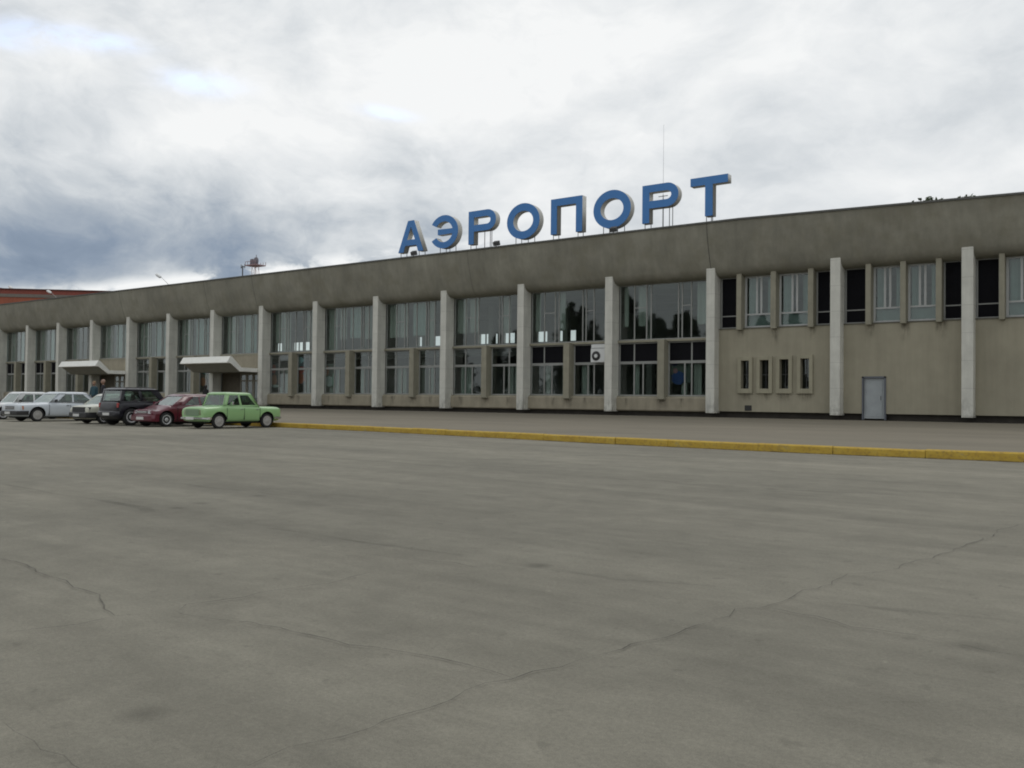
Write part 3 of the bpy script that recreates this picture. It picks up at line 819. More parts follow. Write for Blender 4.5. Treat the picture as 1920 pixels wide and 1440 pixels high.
# red building behind the far left end
def red_building():
    # long side seen obliquely: placed so that its top edge stands 16 m up
    H = 16.0
    def at(px, py, z):
        d = pray(px, py); return CAM + d*((z-CAM.z)/d.z)
    A = at(45, 541.5, H); Bp = at(205, 545.5, H)
    u = (Bp-A); u.z = 0; L = u.length; u.normalize()
    o = empty('red_building', (A.x, A.y, 0), math.atan2(u.y, u.x)); tag(o, 'distant red clad building with grey band behind the left end of the terminal', 'building')
    z1 = at(45, 550.5, H).z
    def zat(px, py):   # height of a picture row on the wall's plane at its near end
        d = pray(px, py); n = Vector((-u.y, u.x, 0)); t = (A-CAM).dot(n)/d.dot(n); return (CAM+d*t).z
    a = zat(45, 551.5); c = zat(45, 557.5)
    rm = mat('red_metal_cladding', (.22, .048, .030), .6, var=.14, vscale=.6, streak=.1)
    rm2 = mat('orange_red_cladding', (.30, .080, .038), .6, var=.14, vscale=.6, streak=.1)
    gm = mat('grey_band_cladding', (.16, .14, .12), .7, var=.1)
    b = MB(); b.box(-30, L+14, 0, 14, 0, c); b.build('lower_wall', rm2, o)
    b = MB(); b.box(-30, L+14, -.10, 14.1, c, a); b.build('grey_band', gm, o)
    b = MB(); b.box(-30, L+14, 0, 14, a, H-.12); b.build('upper_wall', rm, o)
    b = MB(); b.box(-30, L+14.2, -.2, 14.2, H-.12, H); b.build('roof_edge', mat('dark_red_edge', (.08, .035, .03), .7), o)
    # slightly raised left part with a sloped end
    zz = zat(0, 536.5)
    b = MB(); b.add([(-30, .2, H), (-2.2, .2, H), (-3.2, .2, zz-.2), (-30, .2, zz+.2), (-30, 13, H), (-2.2, 13, H), (-3.2, 13, zz-.2), (-30, 13, zz+.2)],
                    [(0, 1, 2, 3), (7, 6, 5, 4), (0, 4, 5, 1), (1, 5, 6, 2), (2, 6, 7, 3), (3, 7, 4, 0)]); b.build('raised_roof', rm, o)
red_building()

# ------------------------------------------------------------------ trees
LEAF = mat('tree_leaves', (.045, .065, .025), .8, var=.35, vscale=.8, var2='world')
BARK = mat('tree_bark', (.09, .075, .055), .9, var=.2, vscale=6)
def leaf_cloud(mb, clumps, per, size, rnd):
    for (c, r) in clumps:
        for _ in range(per):
            while True:
                v = Vector((rnd.uniform(-1, 1), rnd.uniform(-1, 1), rnd.uniform(-1, 1)))
                if v.length <= 1: break
            v *= (.55+.45*rnd.random()) / max(.35, v.length) * v.length
            q = Vector(c)+Vector((v.x*r, v.y*r, v.z*r*.8))
            a = Vector((rnd.gauss(0, 1), rnd.gauss(0, 1), rnd.gauss(0, 1))).normalized(); b = a.orthogonal().normalized()
            s = size*rnd.uniform(.6, 1.3)
            mb.add([q-a*s, q+b*s*.55, q+a*s, q-b*s*.55], [(0, 1, 2, 3)])
def broad_tree(x, y, H, rad, lab, seed, group):
    rnd = random.Random(seed)
    f = empty('tree', (x, y, 0)); tag(f, lab, 'tree', group)
    b = MB(); b.tube((0, 0, 0), (.1, 0, H*.4), .28, 10, .2); b.tube((.1, 0, H*.4), (0, .1, H*.92), .2, 8, .05)
    cl = []
    for k in range(22):
        t = rnd.random(); z = H*(.35+.62*t); rr = rad*math.sqrt(max(.05, 1-((t-.35)/.72)**2))*rnd.uniform(.3, .9); a = rnd.random()*2*PI
        c = Vector((rr*math.cos(a), rr*math.sin(a), z-.5)); cl.append((c, rad*rnd.uniform(.22, .38)))
        b.tube((0, 0, z*.75), c, .07, 6, .02)
    cl.append((Vector((0, 0, H-.8)), .8)); cl.append((Vector((-.9, .2, H-.95)), .7)); cl.append((Vector((.8, -.2, H-1.0)), .75))
    b.build('trunk', BARK, f, smooth=40)
    c = MB(); leaf_cloud(c, cl, 150, .16, rnd); c.build('crown', LEAF, f)
t1 = onY(1738, 374, 25.0); broad_tree(t1.x, 25.0, t1.z+.42, 2.4, 'tree top peeping over the roof at its right end, the left one', 5, 'tree tops behind the terminal roof')
t2 = onY(1812, 369.5, 25.0); broad_tree(t2.x, 25.0, t2.z+.45, 2.4, 'tree top peeping over the roof at its right end, the right one', 6, 'tree tops behind the terminal roof')

def treeline():
    """wood on the far side of the square, behind the photographer; seen as reflections in the glazing"""
    rnd = random.Random(9); mb = MB()
    YT = -95.0
    tops = [(1070, 566), (1052, 588), (1092, 592), (1183, 546), (1228, 590), (1248, 600), (1266, 606), (1292, 585), (1240, 592), (1256, 603), (1280, 590), (1079, 572), (1061, 575), (1176, 560), (1000, 600), (975, 618), (1120, 600), (1145, 590), (1205, 610), (1310, 600), (930, 625), (1350, 600), (890, 640), (850, 640), (1420, 590), (1480, 580), (1550, 590)]
    for px, py in tops:
        d = pray(px, py); t = (.9-CAM.y)/d.y; hit = CAM+d*t
        dr = Vector((d.x, -d.y, d.z)); s = (YT-hit.y)/dr.y; q = hit+dr*s
        y = YT+rnd.uniform(-5, 5); H = q.z; r = H*.26
        mb.tube((q.x, y, 0), (q.x, y, H*.9), .25, 6, .05)
        cl = []
        for k in range(16):
            tt = k/15; z = H*(.12+.85*tt); rr = r*(1.08-tt)*rnd.uniform(.5, 1.0); a = rnd.random()*6.28
            cl.append((Vector((q.x+rr*math.cos(a)*.6, y+rr*math.sin(a)*.6, z)), max(.5, r*(1.15-tt))))
        leaf_cloud(mb, cl, 70, .55, rnd)
    tag(mb.build('treeline', mat('haze_lightened_needles', (.085, .10, .070), .85, var=.3, vscale=.5, var2='world')), 'dark wood across the square, seen mirrored in the upper glazing', 'trees', kind='stuff')  # needle colour lightened in place of haze, softening the mirrored contrast
treeline()

# ------------------------------------------------------------------ air conditioner and window posters
a = empty('air_conditioner', (-6.62, .35, 3.5)); tag(a, 'white air conditioner box with black fan on the black window band', 'air conditioner')
b = MB(); b.box(-.48, .48, 0, .42, 0, .78); b.box(-.46, .46, .02, .42, .80, 1.02); b.build('casing', M['white_metal'], a, bevel=.02)
b = MB(); b.lathe([(-.03, .10), (-.035, .24), (-.02, .27), (0.0, .27)], 24, 'y', (-.12, 0, .36)); b.build('fan_grille', mat('black_fan', (.02, .02, .02), .5), a, smooth=30)
b = MB(); b.lathe([(-.06, .02), (-.055, .10), (-.03, .11)], 16, 'y', (-.12, 0, .36)); b.build('fan_hub', M['white_metal'], a)

def poster(x0, x1, z0, z1, base, shapes, lab, Y=1.10):
    f = empty('poster', ((x0+x1)/2, Y, z0)); tag(f, lab, 'poster')
    w = (x1-x0)/2; b = MB(); b.box(-w, w, 0, .02, 0, z1-z0); b.build('board', mat('poster_%s' % lab[:12].replace(' ', '_'), base, .6, var=.15, vscale=2), f)
    for k, (cx, cz, rx, rz, col) in enumerate(shapes):
        b = MB(); pts = [(cx*w+rx*math.cos(t*PI/9)*(1+.15*math.sin(3*t+k)), -.004-.003*k, cz*(z1-z0)+rz*math.sin(t*PI/9)) for t in range(18)]
        b.add(pts, [tuple(range(18))]); b.build('coloured_shape', mat('print_%02d%02d%02d' % tuple(int(c*99) for c in col), col, .6, var=.15), f)
poster(-33.30, -31.9, 2.3, 4.1, (.10, .11, .13), [(.0, .62, .55, .42, (.42, .07, .07)), (.2, .25, .45, .40, (.35, .10, .06)), (-.3, .3, .15, .45, (.35, .30, .12)), (-.1, .9, .4, .12, (.45, .30, .30))], 'red and yellow poster inside the ground floor window below the pale blue sign')
poster(-33.2, -31.95, 3.65, 4.4, (.10, .12, .15), [(.05, .62, .48, .24, (.40, .58, .66)), (.0, .25, .14, .28, (.38, .55, .62))], 'pale blue hanging sign at the top of the window above the red poster', Y=1.06)
poster(-36.0, -34.7, 2.1, 3.95, (.09, .09, .10), [(-.2, .75, .25, .35, (.30, .06, .06)), (-.1, .3, .30, .45, (.30, .14, .10)), (.1, .05, .45, .10, (.45, .50, .50))], 'dark red poster left of the buff post, beside the entrance fin')
poster(-30.0, -28.7, 2.1, 3.8, (.13, .14, .13), [(-.4, .7, .22, .36, (.36, .14, .08)), (.0, .25, .45, .38, (.40, .44, .44)), (.7, .3, .15, .5, (.20, .32, .28))], 'poster with an orange and a white shape, right of the red one')
poster(-2.50, -1.3, 2.35, 4.05, (.10, .12, .11), [(-.6, .75, .28, .40, (.03, .03, .10)), (.0, .95, .55, .12, (.02, .03, .08)), (-.2, .15, .42, .36, (.02, .06, .22)), (-.5, .38, .14, .14, (.30, .16, .17))], 'blue printed poster behind the ground floor glass beside the last tall fin', Y=1.08)
poster(-44.85, -43.5, 2.2, 4.0, (.14, .10, .08), [(.1, .75, .50, .42, (.03, .14, .12)), (.3, .95, .3, .16, (.20, .30, .50)), (-.3, .2, .5, .35, (.38, .16, .09))], 'green and orange poster under the bright canopy, left of its doors')

# ------------------------------------------------------------------ cars
CHROME = mat('chrome', (.62, .63, .64), .18, metal=1.0)
TYRE = mat('tyre_rubber', (.018, .018, .018), .85)
RIM = mat('silver_rim', (.46, .46, .46), .35, metal=.15)
HUB = mat('grey_painted_hub', (.33, .32, .30), .5)
DARKP = mat('black_plastic', (.015, .015, .016), .5)
UNDER = mat('underbody', (.008, .008, .008), .95)
LAMPW = mat('headlamp_lens', (.55, .57, .58), .12, coat=1.0)
LAMPR = mat('tail_lamp_red', (.30, .015, .012), .25, coat=.6)
LAMPO = mat('indicator_orange', (.42, .12, .02), .3, coat=.6)
PLATE = mat('white_number_plate', (.60, .60, .58), .5)
SEAMC = mat('door_gap', (.01, .01, .01), .9)
CARGLASS = glass_mat('car_window_glass', (.66, .74, .71), wav=.0003)
SEATM = mat('dark_seat_cloth', (.05, .05, .055), .9, var=.1)
def paint(name, col, rough=.3, coat=.45):
    return mat(name, col, rough, spec=.4, coat=coat, var=.05, vscale=1.2)

def eval_mesh(o):
    bpy.context.view_layer.update()
    return bpy.data.meshes.new_from_object(o.evaluated_get(bpy.context.evaluated_depsgraph_get()))

def car(name, loc, heading, label, pm, S, group='cars parked in a row along the kerb'):
    """car with its length on local y (front = +y). S: dict of sizes."""
    root = empty(name, loc, heading); tag(root, label, S['cat'], group)
    L, W, H = S['L'], S['W'], S['H']; hw = W/2; yf, yr = L/2, -L/2
    clr = S.get('clr', .20); belt = S['belt']; hood = S['hood']; deck = S['deck']
    ax_f = yf-S['fo']; ax_r = yr+S['ro']; wr = S['wr']
    cb = S['cab']   # (windshield base y, roof front y, roof rear y, rear glass base y) measured from the front
    wb, rf, rr, gb = [yf-v for v in cb]
    # lower body
    st = []
    def ring(y, w, zb, zt, crown=.03):
        zm = zb+(zt-zb)*.55
        half = [(0, zb), (w*.80, zb), (w*.95, zb+.05), (w*1.0, zm), (w*.985, zt-.10), (w*.93, zt-.02), (w*.60, zt+crown*.7), (0, zt+crown)]
        return [(x, y, z) for x, z in half]+[(-x, y, z) for x, z in half[-2:0:-1]]
    nose = S.get('nose', .06)
    if S.get('boxy'):
        ends_f = [(yf, .90, clr+.12, hood-.13), (yf-.012, .945, clr+.07, hood-.08), (yf-.06, .97, clr+.03, hood-.045), (yf-.20, .985, clr, hood-.02)]
        ends_r = [(yr+.20, .985, clr, deck-.01), (yr+.06, .97, clr+.03, deck-.02), (yr+.012, .945, clr+.07, deck-.05), (yr, .90, clr+.12, deck-.10)]
    else:
        ends_f = [(yf, .86, clr+.16, hood-.18), (yf-.05, .93, clr+.06, hood-.06), (yf-.22, .975, clr, hood-nose*.4)]
        ends_r = [(yr+.25, .985, clr+.02, deck-.01), (yr+.05, .94, clr+.06, deck-.06), (yr, .88, clr+.16, deck-.20)]
    mids = [(yf-S['fo'], 1, clr, hood), (wb+.12, 1, clr, belt-.02), (wb-.05, 1, clr, belt), ((wb+gb)/2, 1, clr, belt), (gb+.05, 1, clr, belt), (gb-.10, 1, clr, deck)]
    mids = sorted([(y, a_, b_, belt if gb < y < wb else c_) for y, a_, b_, c_ in mids], key=lambda q: -q[0])
    allst = [q for q in ends_f if q[0] > mids[0][0]+.05]+mids+[q for q in ends_r if q[0] < mids[-1][0]-.05]
    for (y, wf, zb, zt) in allst:
        st.append(ring(y, hw*wf, zb, zt))
    mb = MB(); n = len(st[0]); vs = [p for r_ in st for p in r_]
    fs = [(i*n+j, i*n+(j+1) % n, (i+1)*n+(j+1) % n, (i+1)*n+j) for i in range(len(st)-1) for j in range(n)]+[tuple(range(n)), tuple(range(len(st)*n-1, (len(st)-1)*n-1, -1))]
    mb.add(vs, fs)
    tmp = mb.build('tmp', [pm, UNDER])
    sb = tmp.modifiers.new('s', 'SUBSURF'); sb.levels = 2; sb.render_levels = 2
    if S.get('boxy'):
        pass
    cm = MB()
    for ay in (ax_f, ax_r):
        for sx in (-1, 1):
            a0, a1 = sorted((sx*(hw+.2), sx*(hw-.32)))
            cm.lathe([(a0, wr+S.get('arch', .07)), (a1, wr+S.get('arch', .07))], 32, 'x', (0, ay, wr+.02))
    cut = cm.build('tmpcut', [UNDER])
    bo = tmp.modifiers.new('b', 'BOOLEAN'); bo.operation = 'DIFFERENCE'; bo.object = cut; bo.solver = 'EXACT'
    try: bo.material_mode = 'TRANSFER'
    except Exception: pass
    me = eval_mesh(tmp); me.name = 'body'
    for p_ in me.polygons: p_.use_smooth = True
    me.set_sharp_from_angle(angle=R(35))
    bpy.data.objects.remove(tmp); bpy.data.objects.remove(cut)
    body = link_mesh('body', me, root)
    # greenhouse
    wbelt = hw*.93; wroof = hw*S.get('tumble', .76); zr = H-.05; zb = belt-.04
    base = [(-wbelt, wb), (wbelt, wb), (wbelt, gb), (-wbelt, gb)]; top = [(-wroof, rf), (wroof, rf), (wroof, rr), (-wroof, rr)]
    v0 = [Vector((x, y, zb)) for x, y in base]; v1 = [Vector((x, y, zr)) for x, y in top]
    cr = [Vector((x*.72, (y-(rf+rr)/2)*.86+(rf+rr)/2, H)) for x, y in top]
    cmb = MB()
    cmb.add(v1+cr, [(i, (i+1) % 4, (i+1) % 4+4, i+4) for i in range(4)]+[(4, 5, 6, 7)])
    def grid(face, panes, t0, t1):
        a, b_ = v0[face[0]], v0[face[1]]; d, c = v1[face[0]], v1[face[1]]
        P = lambda u, t: a.lerp(b_, u).lerp(d.lerp(c, u), t)
        cmb.add([P(0, 0), P(1, 0), P(1, t0), P(0, t0)], [(0, 1, 2, 3)])
        cmb.add([P(0, t1), P(1, t1), P(1, 1), P(0, 1)], [(0, 1, 2, 3)])
        ps = sorted(panes); lo = [0]+[q for p_ in ps for q in p_[:2]]+[1]; hi = [0]+[q for p_ in ps for q in p_[2:]]+[1]
        for k in range(0, len(lo), 2):
            cmb.add([P(lo[k], t0), P(lo[k+1], t0), P(hi[k+1], t1), P(hi[k], t1)], [(0, 1, 2, 3)])
    grid((0, 1), [(.06, .94, .06, .94)], .10, .90)
    grid((2, 3), [(.07, .93, .07, .93)], .14, .88)
    grid((1, 2), S['cuts'], .12, .87)
    grid((3, 0), [(1-b1, 1-a1, 1-b2, 1-a2) for a1, b1, a2, b2 in S['cuts']], .12, .87)
    bmx = bmesh.new(); mx_ = cmb.mesh('cabin', pm); bmx.from_mesh(mx_); bmesh.ops.remove_doubles(bmx, verts=bmx.verts, dist=.0005)
    ccen = Vector((0, (wb+gb)/2, belt+.1)); bmx.normal_update()
    for f_ in bmx.faces:
        if f_.normal.dot(f_.calc_center_median()-ccen) < 0: f_.normal_flip()
    bmx.to_mesh(mx_); bmx.free()
    cb_o = link_mesh('cabin', mx_, root)
    so_ = cb_o.modifiers.new('thick', 'SOLIDIFY'); so_.thickness = .035; so_.offset = -1
    bv = cb_o.modifiers.new('b', 'BEVEL'); bv.width = .012; bv.segments = 2; bv.limit_method = 'ANGLE'; bv.angle_limit = R(25)
    for p_ in mx_.polygons: p_.use_smooth = True
    mx_.set_sharp_from_angle(angle=R(50))
    # seats
    for (yy, wseat) in ((wb-.75, 'front'), (gb+.55, 'rear')):
        for sx in ((-1, 1) if wseat == 'front' else (0,)):
            sb_ = MB(); cx = sx*hw*.42; ww = hw*.30 if sx else hw*.72
            sb_.prism_x([(yy-.10, belt-.30), (yy-.24, belt+.14), (yy-.14, belt+.16), (yy+.02, belt-.30)], cx-ww, cx+ww)
            if sx: sb_.prism_x([(yy-.25, belt+.16), (yy-.27, belt+.34), (yy-.18, belt+.34), (yy-.16, belt+.16)], cx-ww*.5, cx+ww*.5)
            sb_.build('seat', SEATM, root, bevel=.03)
    def pane(face, u0, u1, t0, t1, nm, um=None, k=.006):
        """slab on one side of the cabin; u along the side, t up it"""
        i, j = face; a, b_, c, d = v0[i], v0[j], v1[j], v1[i]
        def P(u, t):
            return a.lerp(b_, u).lerp(d.lerp(c, u), t)
        nrm = (b_-a).cross(d-a).normalized()
        cen = (a+b_+c+d)/4
        if nrm.dot(Vector((cen.x, cen.y-(wb+gb)/2, 0))) < 0: nrm = -nrm
        u0t, u1t = (u0, u1) if um is None else um
        q = [P(u0, t0), P(u1, t0), P(u1t, t1), P(u0t, t1)]
        mbp = MB(); mbp.add([v-nrm*.012 for v in q]+[v-nrm*.017 for v in q], [(0, 1, 2, 3), (7, 6, 5, 4), (0, 4, 5, 1), (1, 5, 6, 2), (2, 6, 7, 3), (3, 7, 4, 0)])
        o = mbp.build(nm, CARGLASS, root)
        # rubber seal round the glass
        ctr = (q[0]+q[1]+q[2]+q[3])/4
        return o
    pane((0, 1), .06, .94, .10, .90, 'windshield')
    pane((2, 3), .07, .93, .14, .88, 'rear_window')
    ns = S.get('ns', 2); cuts = S['cuts']
    for (i, j, flip) in ((1, 2, False), (3, 0, True)):
        for (u0, u1, u0t, u1t) in cuts:
            if flip: pane((i, j), 1-u1, 1-u0, .12, .87, 'side_window', (1-u1t, 1-u0t))
            else: pane((i, j), u0, u1, .12, .87, 'side_window', (u0t, u1t))
    # wheels
    def wheel(sx, ay):
        wo = MB(); w = S.get('tw', .18); x1 = sx*(hw-.025); x0 = x1-sx*w
        pr = [(x0, wr*.62), (x0+sx*.01, wr*.9), (x0+sx*.04, wr), (x1-sx*.04, wr), (x1-sx*.008, wr*.93), (x1, wr*.82), (x1-sx*.02, wr*.60)]
        wo.lathe(pr, 32, 'x', (0, 0, 0))
        o = wo.build('wheel', TYRE, root, smooth=40); o.location = (0, ay, wr)
        r2 = MB(); hubm = S.get('hub', RIM)
        rq = S.get('rimr', .68)
        if S.get('plain'): r2.lathe([(x1-sx*.05, wr*rq), (x1+sx*.002, wr*rq), (x1+sx*.006, wr*(rq-.08)), (x1-sx*.006, wr*.46), (x1-sx*.002, wr*.34), (x1+sx*.014, wr*.24), (x1+sx*.018, wr*.05)], 28, 'x', (0, 0, 0))
        else: r2.lathe([(x1-sx*.05, wr*rq), (x1+sx*.002, wr*rq), (x1+sx*.004, wr*(rq-.08)), (x1-sx*.022, wr*.50), (x1-sx*.022, wr*.30), (x1-sx*.002, wr*.22), (x1+sx*.008, wr*.05)], 28, 'x', (0, 0, 0))
        for k in range(S.get('holes', 8)):
            t = 2*PI*k/S.get('holes', 8); cy, cz = math.cos(t)*wr*.46, math.sin(t)*wr*.46
            if not S.get('plain'): r2.lathe([(x1-sx*.030, wr*.075), (x1-sx*.018, wr*.075)], 8, 'x', (0, cy, cz), mi=1)
            else: r2.lathe([(x1-sx*.012, wr*.03), (x1+sx*.004, wr*.03)], 8, 'x', (0, cy, cz), mi=1)
        r2.build('rim', [hubm, DARKP], o, smooth=35)
    for ay in (ax_f, ax_r):
        for sx in (-1, 1): wheel(sx, ay)
    # floor pan
    b = MB(); b.box(-hw*.72, hw*.72, yr+.25, yf-.25, clr-.06, clr+.12); b.build('underbody', UNDER, root)
    # bumpers
    bm_ = CHROME if S['bump'] == 'chrome' else (pm if S['bump'] == 'body' else DARKP)
    bt = S.get('bt', .12); bz = S.get('bz', clr+.22)
    for s, y, nm in ((1, yf, 'front_bumper'), (-1, yr, 'rear_bumper')):
        b = MB(); vs = []
        ov = S['fo'] if s > 0 else S['ro']; wrp = -max(.10, min(.42, ov-wr-.12))
        pts = [(-hw*1.0, wrp), (-hw*1.01, wrp*.4), (-hw*.90, .02), (-hw*.5, .06), (0, .07), (hw*.5, .06), (hw*.90, .02), (hw*1.01, wrp*.4), (hw*1.0, wrp)]
        for x, dy in pts:
            for (oy, oz) in ((0, -bt/2), (.035, -bt*.35), (.035, bt*.35), (0, bt/2), (-.05, bt/2), (-.05, -bt/2)):
                vs.append((x*(1+.0), y+s*(dy+oy), bz+oz))
        kk = 6; fs = [(i*kk+j, (i+1)*kk+j, (i+1)*kk+(j+1) % kk, i*kk+(j+1) % kk) for i in range(len(pts)-1) for j in range(kk)]
        fs += [tuple(range(kk)), tuple(range(len(pts)*kk-1, (len(pts)-1)*kk-1, -1))]
        b.add(vs, fs); b.build(nm, bm_, root, smooth=40)
        if S['bump'] == 'body':
            pass
    # front end: grille, lamps, plate
    gz0, gz1 = S['gr']; gw = S['gw']*hw
    b = MB(); b.box(-gw, gw, yf-.05, yf+.012, gz0, gz1); gr = b.build('grille', S.get('grm', DARKP), root)
    b = MB()
    for k in range(1, 5): z = gz0+(gz1-gz0)*k/5; b.box(-gw*.98, gw*.98, yf+.010, yf+.022, z-.006, z+.006)
    b.build('grille_bars', S.get('barm', CHROME), gr)
    lx0, lx1 = S['lx'][0]*hw, S['lx'][1]*hw; lz0, lz1 = S['lz']
    for s in (-1, 1):
        if S.get('round'):
            b = MB(); cx = s*(lx0+lx1)/2; r_ = (lx1-lx0)/2
            b.lathe([(yf-.08, r_*1.12), (yf+.015, r_*1.12), (yf+.02, r_*.98), (yf+.03, r_*.7), (yf+.034, .02)], 20, 'y', (cx, 0, (lz0+lz1)/2))
            ho = b.build('headlight', S.get('lampm', LAMPW), root, smooth=50)
        else:
            b = MB(); bk = S.get('sweep', .10)
            q = [(lx0, yf+.016, lz0), (lx1*.93, yf-.03, lz0+.01), (lx1, yf-bk, lz0+.02), (lx1, yf-bk, lz1), (lx1*.93, yf-.03-bk*.2, lz1), (lx0, yf+.006, lz1)]
            vs = [(s*x, y, z) for x, y, z in q]+[(s*x*.96, y-.10, z) for x, y, z in q]
            b.add(vs, [(0, 1, 4, 5), (1, 2, 3, 4), (5, 4, 10, 11), (4, 3, 9, 10), (0, 6, 7, 1), (1, 7, 8, 2), (2, 8, 9, 3), (0, 5, 11, 6)])
            ho = b.build('headlight', S.get('lampm', LAMPW), root)
        b = MB(); tz0, tz1 = S['tz']; b.box(*sorted((s*hw*S.get('tx', .62), s*hw*.90)), yr-.014, yr+.06, tz0, tz1); b.build('tail_lamp', LAMPR, root, bevel=.01)
        if S.get('orange'):
            b = MB(); b.add([(s*lx1*1.0, yf-.03, lz0), (s*hw*1.0, yf-.22, lz0), (s*hw*1.0, yf-.22, lz1), (s*lx1*1.0, yf-.03, lz1), (s*lx1*.9, yf-.2, lz0), (s*hw*.9, yf-.3, lz0), (s*hw*.9, yf-.3, lz1), (s*lx1*.9, yf-.2, lz1)],
                            [(0, 1, 2, 3), (0, 4, 5, 1), (2, 6, 7, 3), (1, 5, 6, 2), (0, 3, 7, 4)]); b.build('indicator', LAMPO, root)
        # mirror
        mo = MB(); mx = s*(wbelt+.10); my = wb-.30
        mo.box(*sorted((mx-.02*s, mx+.12*s)), my-.05, my+.03, belt+.03, belt+.16); mo.box(*sorted((s*(wbelt-.03), mx)), my-.02, my+.01, belt+.05, belt+.08)
        mo.build('wing_mirror', S.get('mirm', DARKP), root, bevel=.012)
    for s, y in ((1, yf+.11), (-1, yr-.11)):
        b = MB(); b.box(-.26, .26, min(y, y+s*.012), max(y, y+s*.012), bz-.06, bz+.055)
        if s > 0 or True: b.build('number_plate', PLATE, root)
    # door gaps and handles
    for s in (-1, 1):
        for y in S['gaps']:
            yy = yf-y
            b = MB(); b.box(*sorted((s*(hw*1.003), s*hw*.9)), yy-.006, yy+.006, clr+.10, belt-.10); b.build('door_gap', SEAMC, root)
        for y in S['gaps'][1:]:
            yy = yf-y+.14
            b = MB(); b.box(*sorted((s*hw*.98, s*(hw*1.0+.022))), yy-.06, yy+.06, belt-.15, belt-.125); b.build('door_handle', S.get('hm', CHROME), root, bevel=.005)
        if S.get('trim'):
            b = MB(); b.box(*sorted((s*hw*.99, s*(hw*1.0+.010))), yr+.5, yf-.5, S['trim']-.015, S['trim']+.015); b.build('side_trim', S.get('trimm', CHROME), root)
    return root

# green old saloon
G_ = dict(cat='car', boxy=True, L=3.88, W=1.56, H=1.49, belt=.93, hood=.89, deck=.89, sub=1, clr=.26, fo=.74, ro=.74, wr=.30, rimr=.70, plain=True, cab=(.95, 1.14, 2.36, 2.74), tumble=.80,
          cuts=[(.10, .46, .14, .46), (.52, .93, .52, .84)], bump='chrome', bt=.09, bz=.42, gr=(.52, .78), gw=.55, grm=mat('green_grey_grille', (.16, .24, .15), .5), barm=mat('dull_green_bars', (.28, .38, .24), .4),
          lx=(.62, .93), lz=(.55, .76), sweep=.05, lampm=mat('brownish_headlamp', (.17, .13, .095), .25, coat=.8), tz=(.60, .74), gaps=(1.10, 1.95, 2.75), hub=HUB, holes=8, arch=.075, tw=.16, mirm=CHROME)
car('old_saloon', (-12.80, -19.50, 0), PI, 'light green old saloon parked at the right end of the row of cars', paint('light_green_car_paint', (.27, .46, .205)), G_)
# maroon hatchback
M_ = dict(cat='car', L=4.05, W=1.70, H=1.40, belt=.90, hood=.80, deck=.92, clr=.18, fo=.62, ro=.86, wr=.30, cab=(.85, 1.62, 3.00, 3.80), tumble=.70, nose=.30,
          cuts=[(.20, .47, .33, .47), (.51, .80, .51, .72)], bump='body', bt=.26, bz=.36, gr=(.58, .66), gw=.42, lx=(.50, .90), lz=(.56, .69), sweep=.22, tz=(.66, .84), gaps=(1.12, 2.02, 2.85), hm=DARKP, mirm=paint('maroon_car_paint', (.10, .010, .022)), tw=.20)
car('hatchback', (-15.95, -19.66, 0), PI, 'maroon red car with rounded bonnet beside the light green saloon', paint('maroon_car_paint', (.10, .010, .022)), M_)
# dark off-roader, tail towards us
D_ = dict(cat='suv', boxy=True, L=3.75, W=1.72, H=1.63, belt=1.03, hood=.98, deck=1.01, clr=.26, fo=.75, ro=.60, wr=.37, cab=(1.42, 1.90, 3.56, 3.69), tumble=.88,
          cuts=[(.12, .50, .22, .50), (.57, .92, .57, .91)], bump='body', bt=.24, bz=.50, gr=(.70, .90), gw=.5, lx=(.55, .92), lz=(.72, .90), tz=(.78, .98), tx=.76, gaps=(1.45, 2.55), hm=DARKP, mirm=DARKP, tw=.24, arch=.06, trim=.62, trimm=DARKP, holes=5)
suv = car('off_roader', (-18.22, -20.02, 0), 0.0, 'black off-roader parked tail out between the small white car and maroon car', paint('black_car_paint', (.007, .007, .012), .35, .2), D_)
for s in (-1, 1):
    b = MB(); b.tube((s*.60, -1.45, 1.655), (s*.60, -.10, 1.655), .018)
    for yy in (-1.4, -.75, -.15): b.tube((s*.60, yy, 1.59), (s*.60, yy, 1.655), .015)
    b.build('roof_rail', M['metal'], suv)
# small white car
W_ = dict(cat='car', boxy=True, L=4.02, W=1.62, H=1.38, belt=.88, hood=.84, deck=.90, clr=.20, fo=.78, ro=.78, wr=.29, cab=(.58, 1.20, 2.75, 3.30), tumble=.78,
          cuts=[(.16, .46, .27, .46), (.50, .84, .50, .78)], bump='dark', bt=.26, bz=.40, gr=(.50, .765), gw=.62, barm=DARKP, lx=(.62, .97), lz=(.54, .765), lampm=mat('dull_headlamp', (.035, .035, .037), .2, coat=.6), tz=(.60, .78), gaps=(1.05, 2.0, 2.8), hm=DARKP, mirm=DARKP)
car('small_hatchback', (-20.95, -19.75, 0), PI, 'small off-white car with black grille and bumper, left of the black off-roader', paint('off_white_car_paint', (.52, .52, .44)), W_)
# silver saloon
S_ = dict(cat='car', boxy=True, L=4.87, W=1.80, H=1.46, belt=.92, hood=.88, deck=.93, clr=.22, fo=.90, ro=1.12, wr=.32, rimr=.68, plain=True, hub=HUB, cab=(1.42, 2.02, 3.42, 4.02), tumble=.76,
          cuts=[(.15, .46, .25, .46), (.50, .90, .50, .82)], bump='dark', bt=.20, bz=.42, gr=(.58, .74), gw=.50, lx=(.52, .88), lz=(.58, .75), orange=True, tz=(.62, .80), gaps=(1.45, 2.5, 3.4), hm=DARKP, mirm=DARKP)
car('silver_saloon', (-26.1, -19.95, 0), PI, 'pale silver saloon with orange corner lamp between the two white cars', paint('silver_white_car_paint', (.52, .56, .60)), S_)
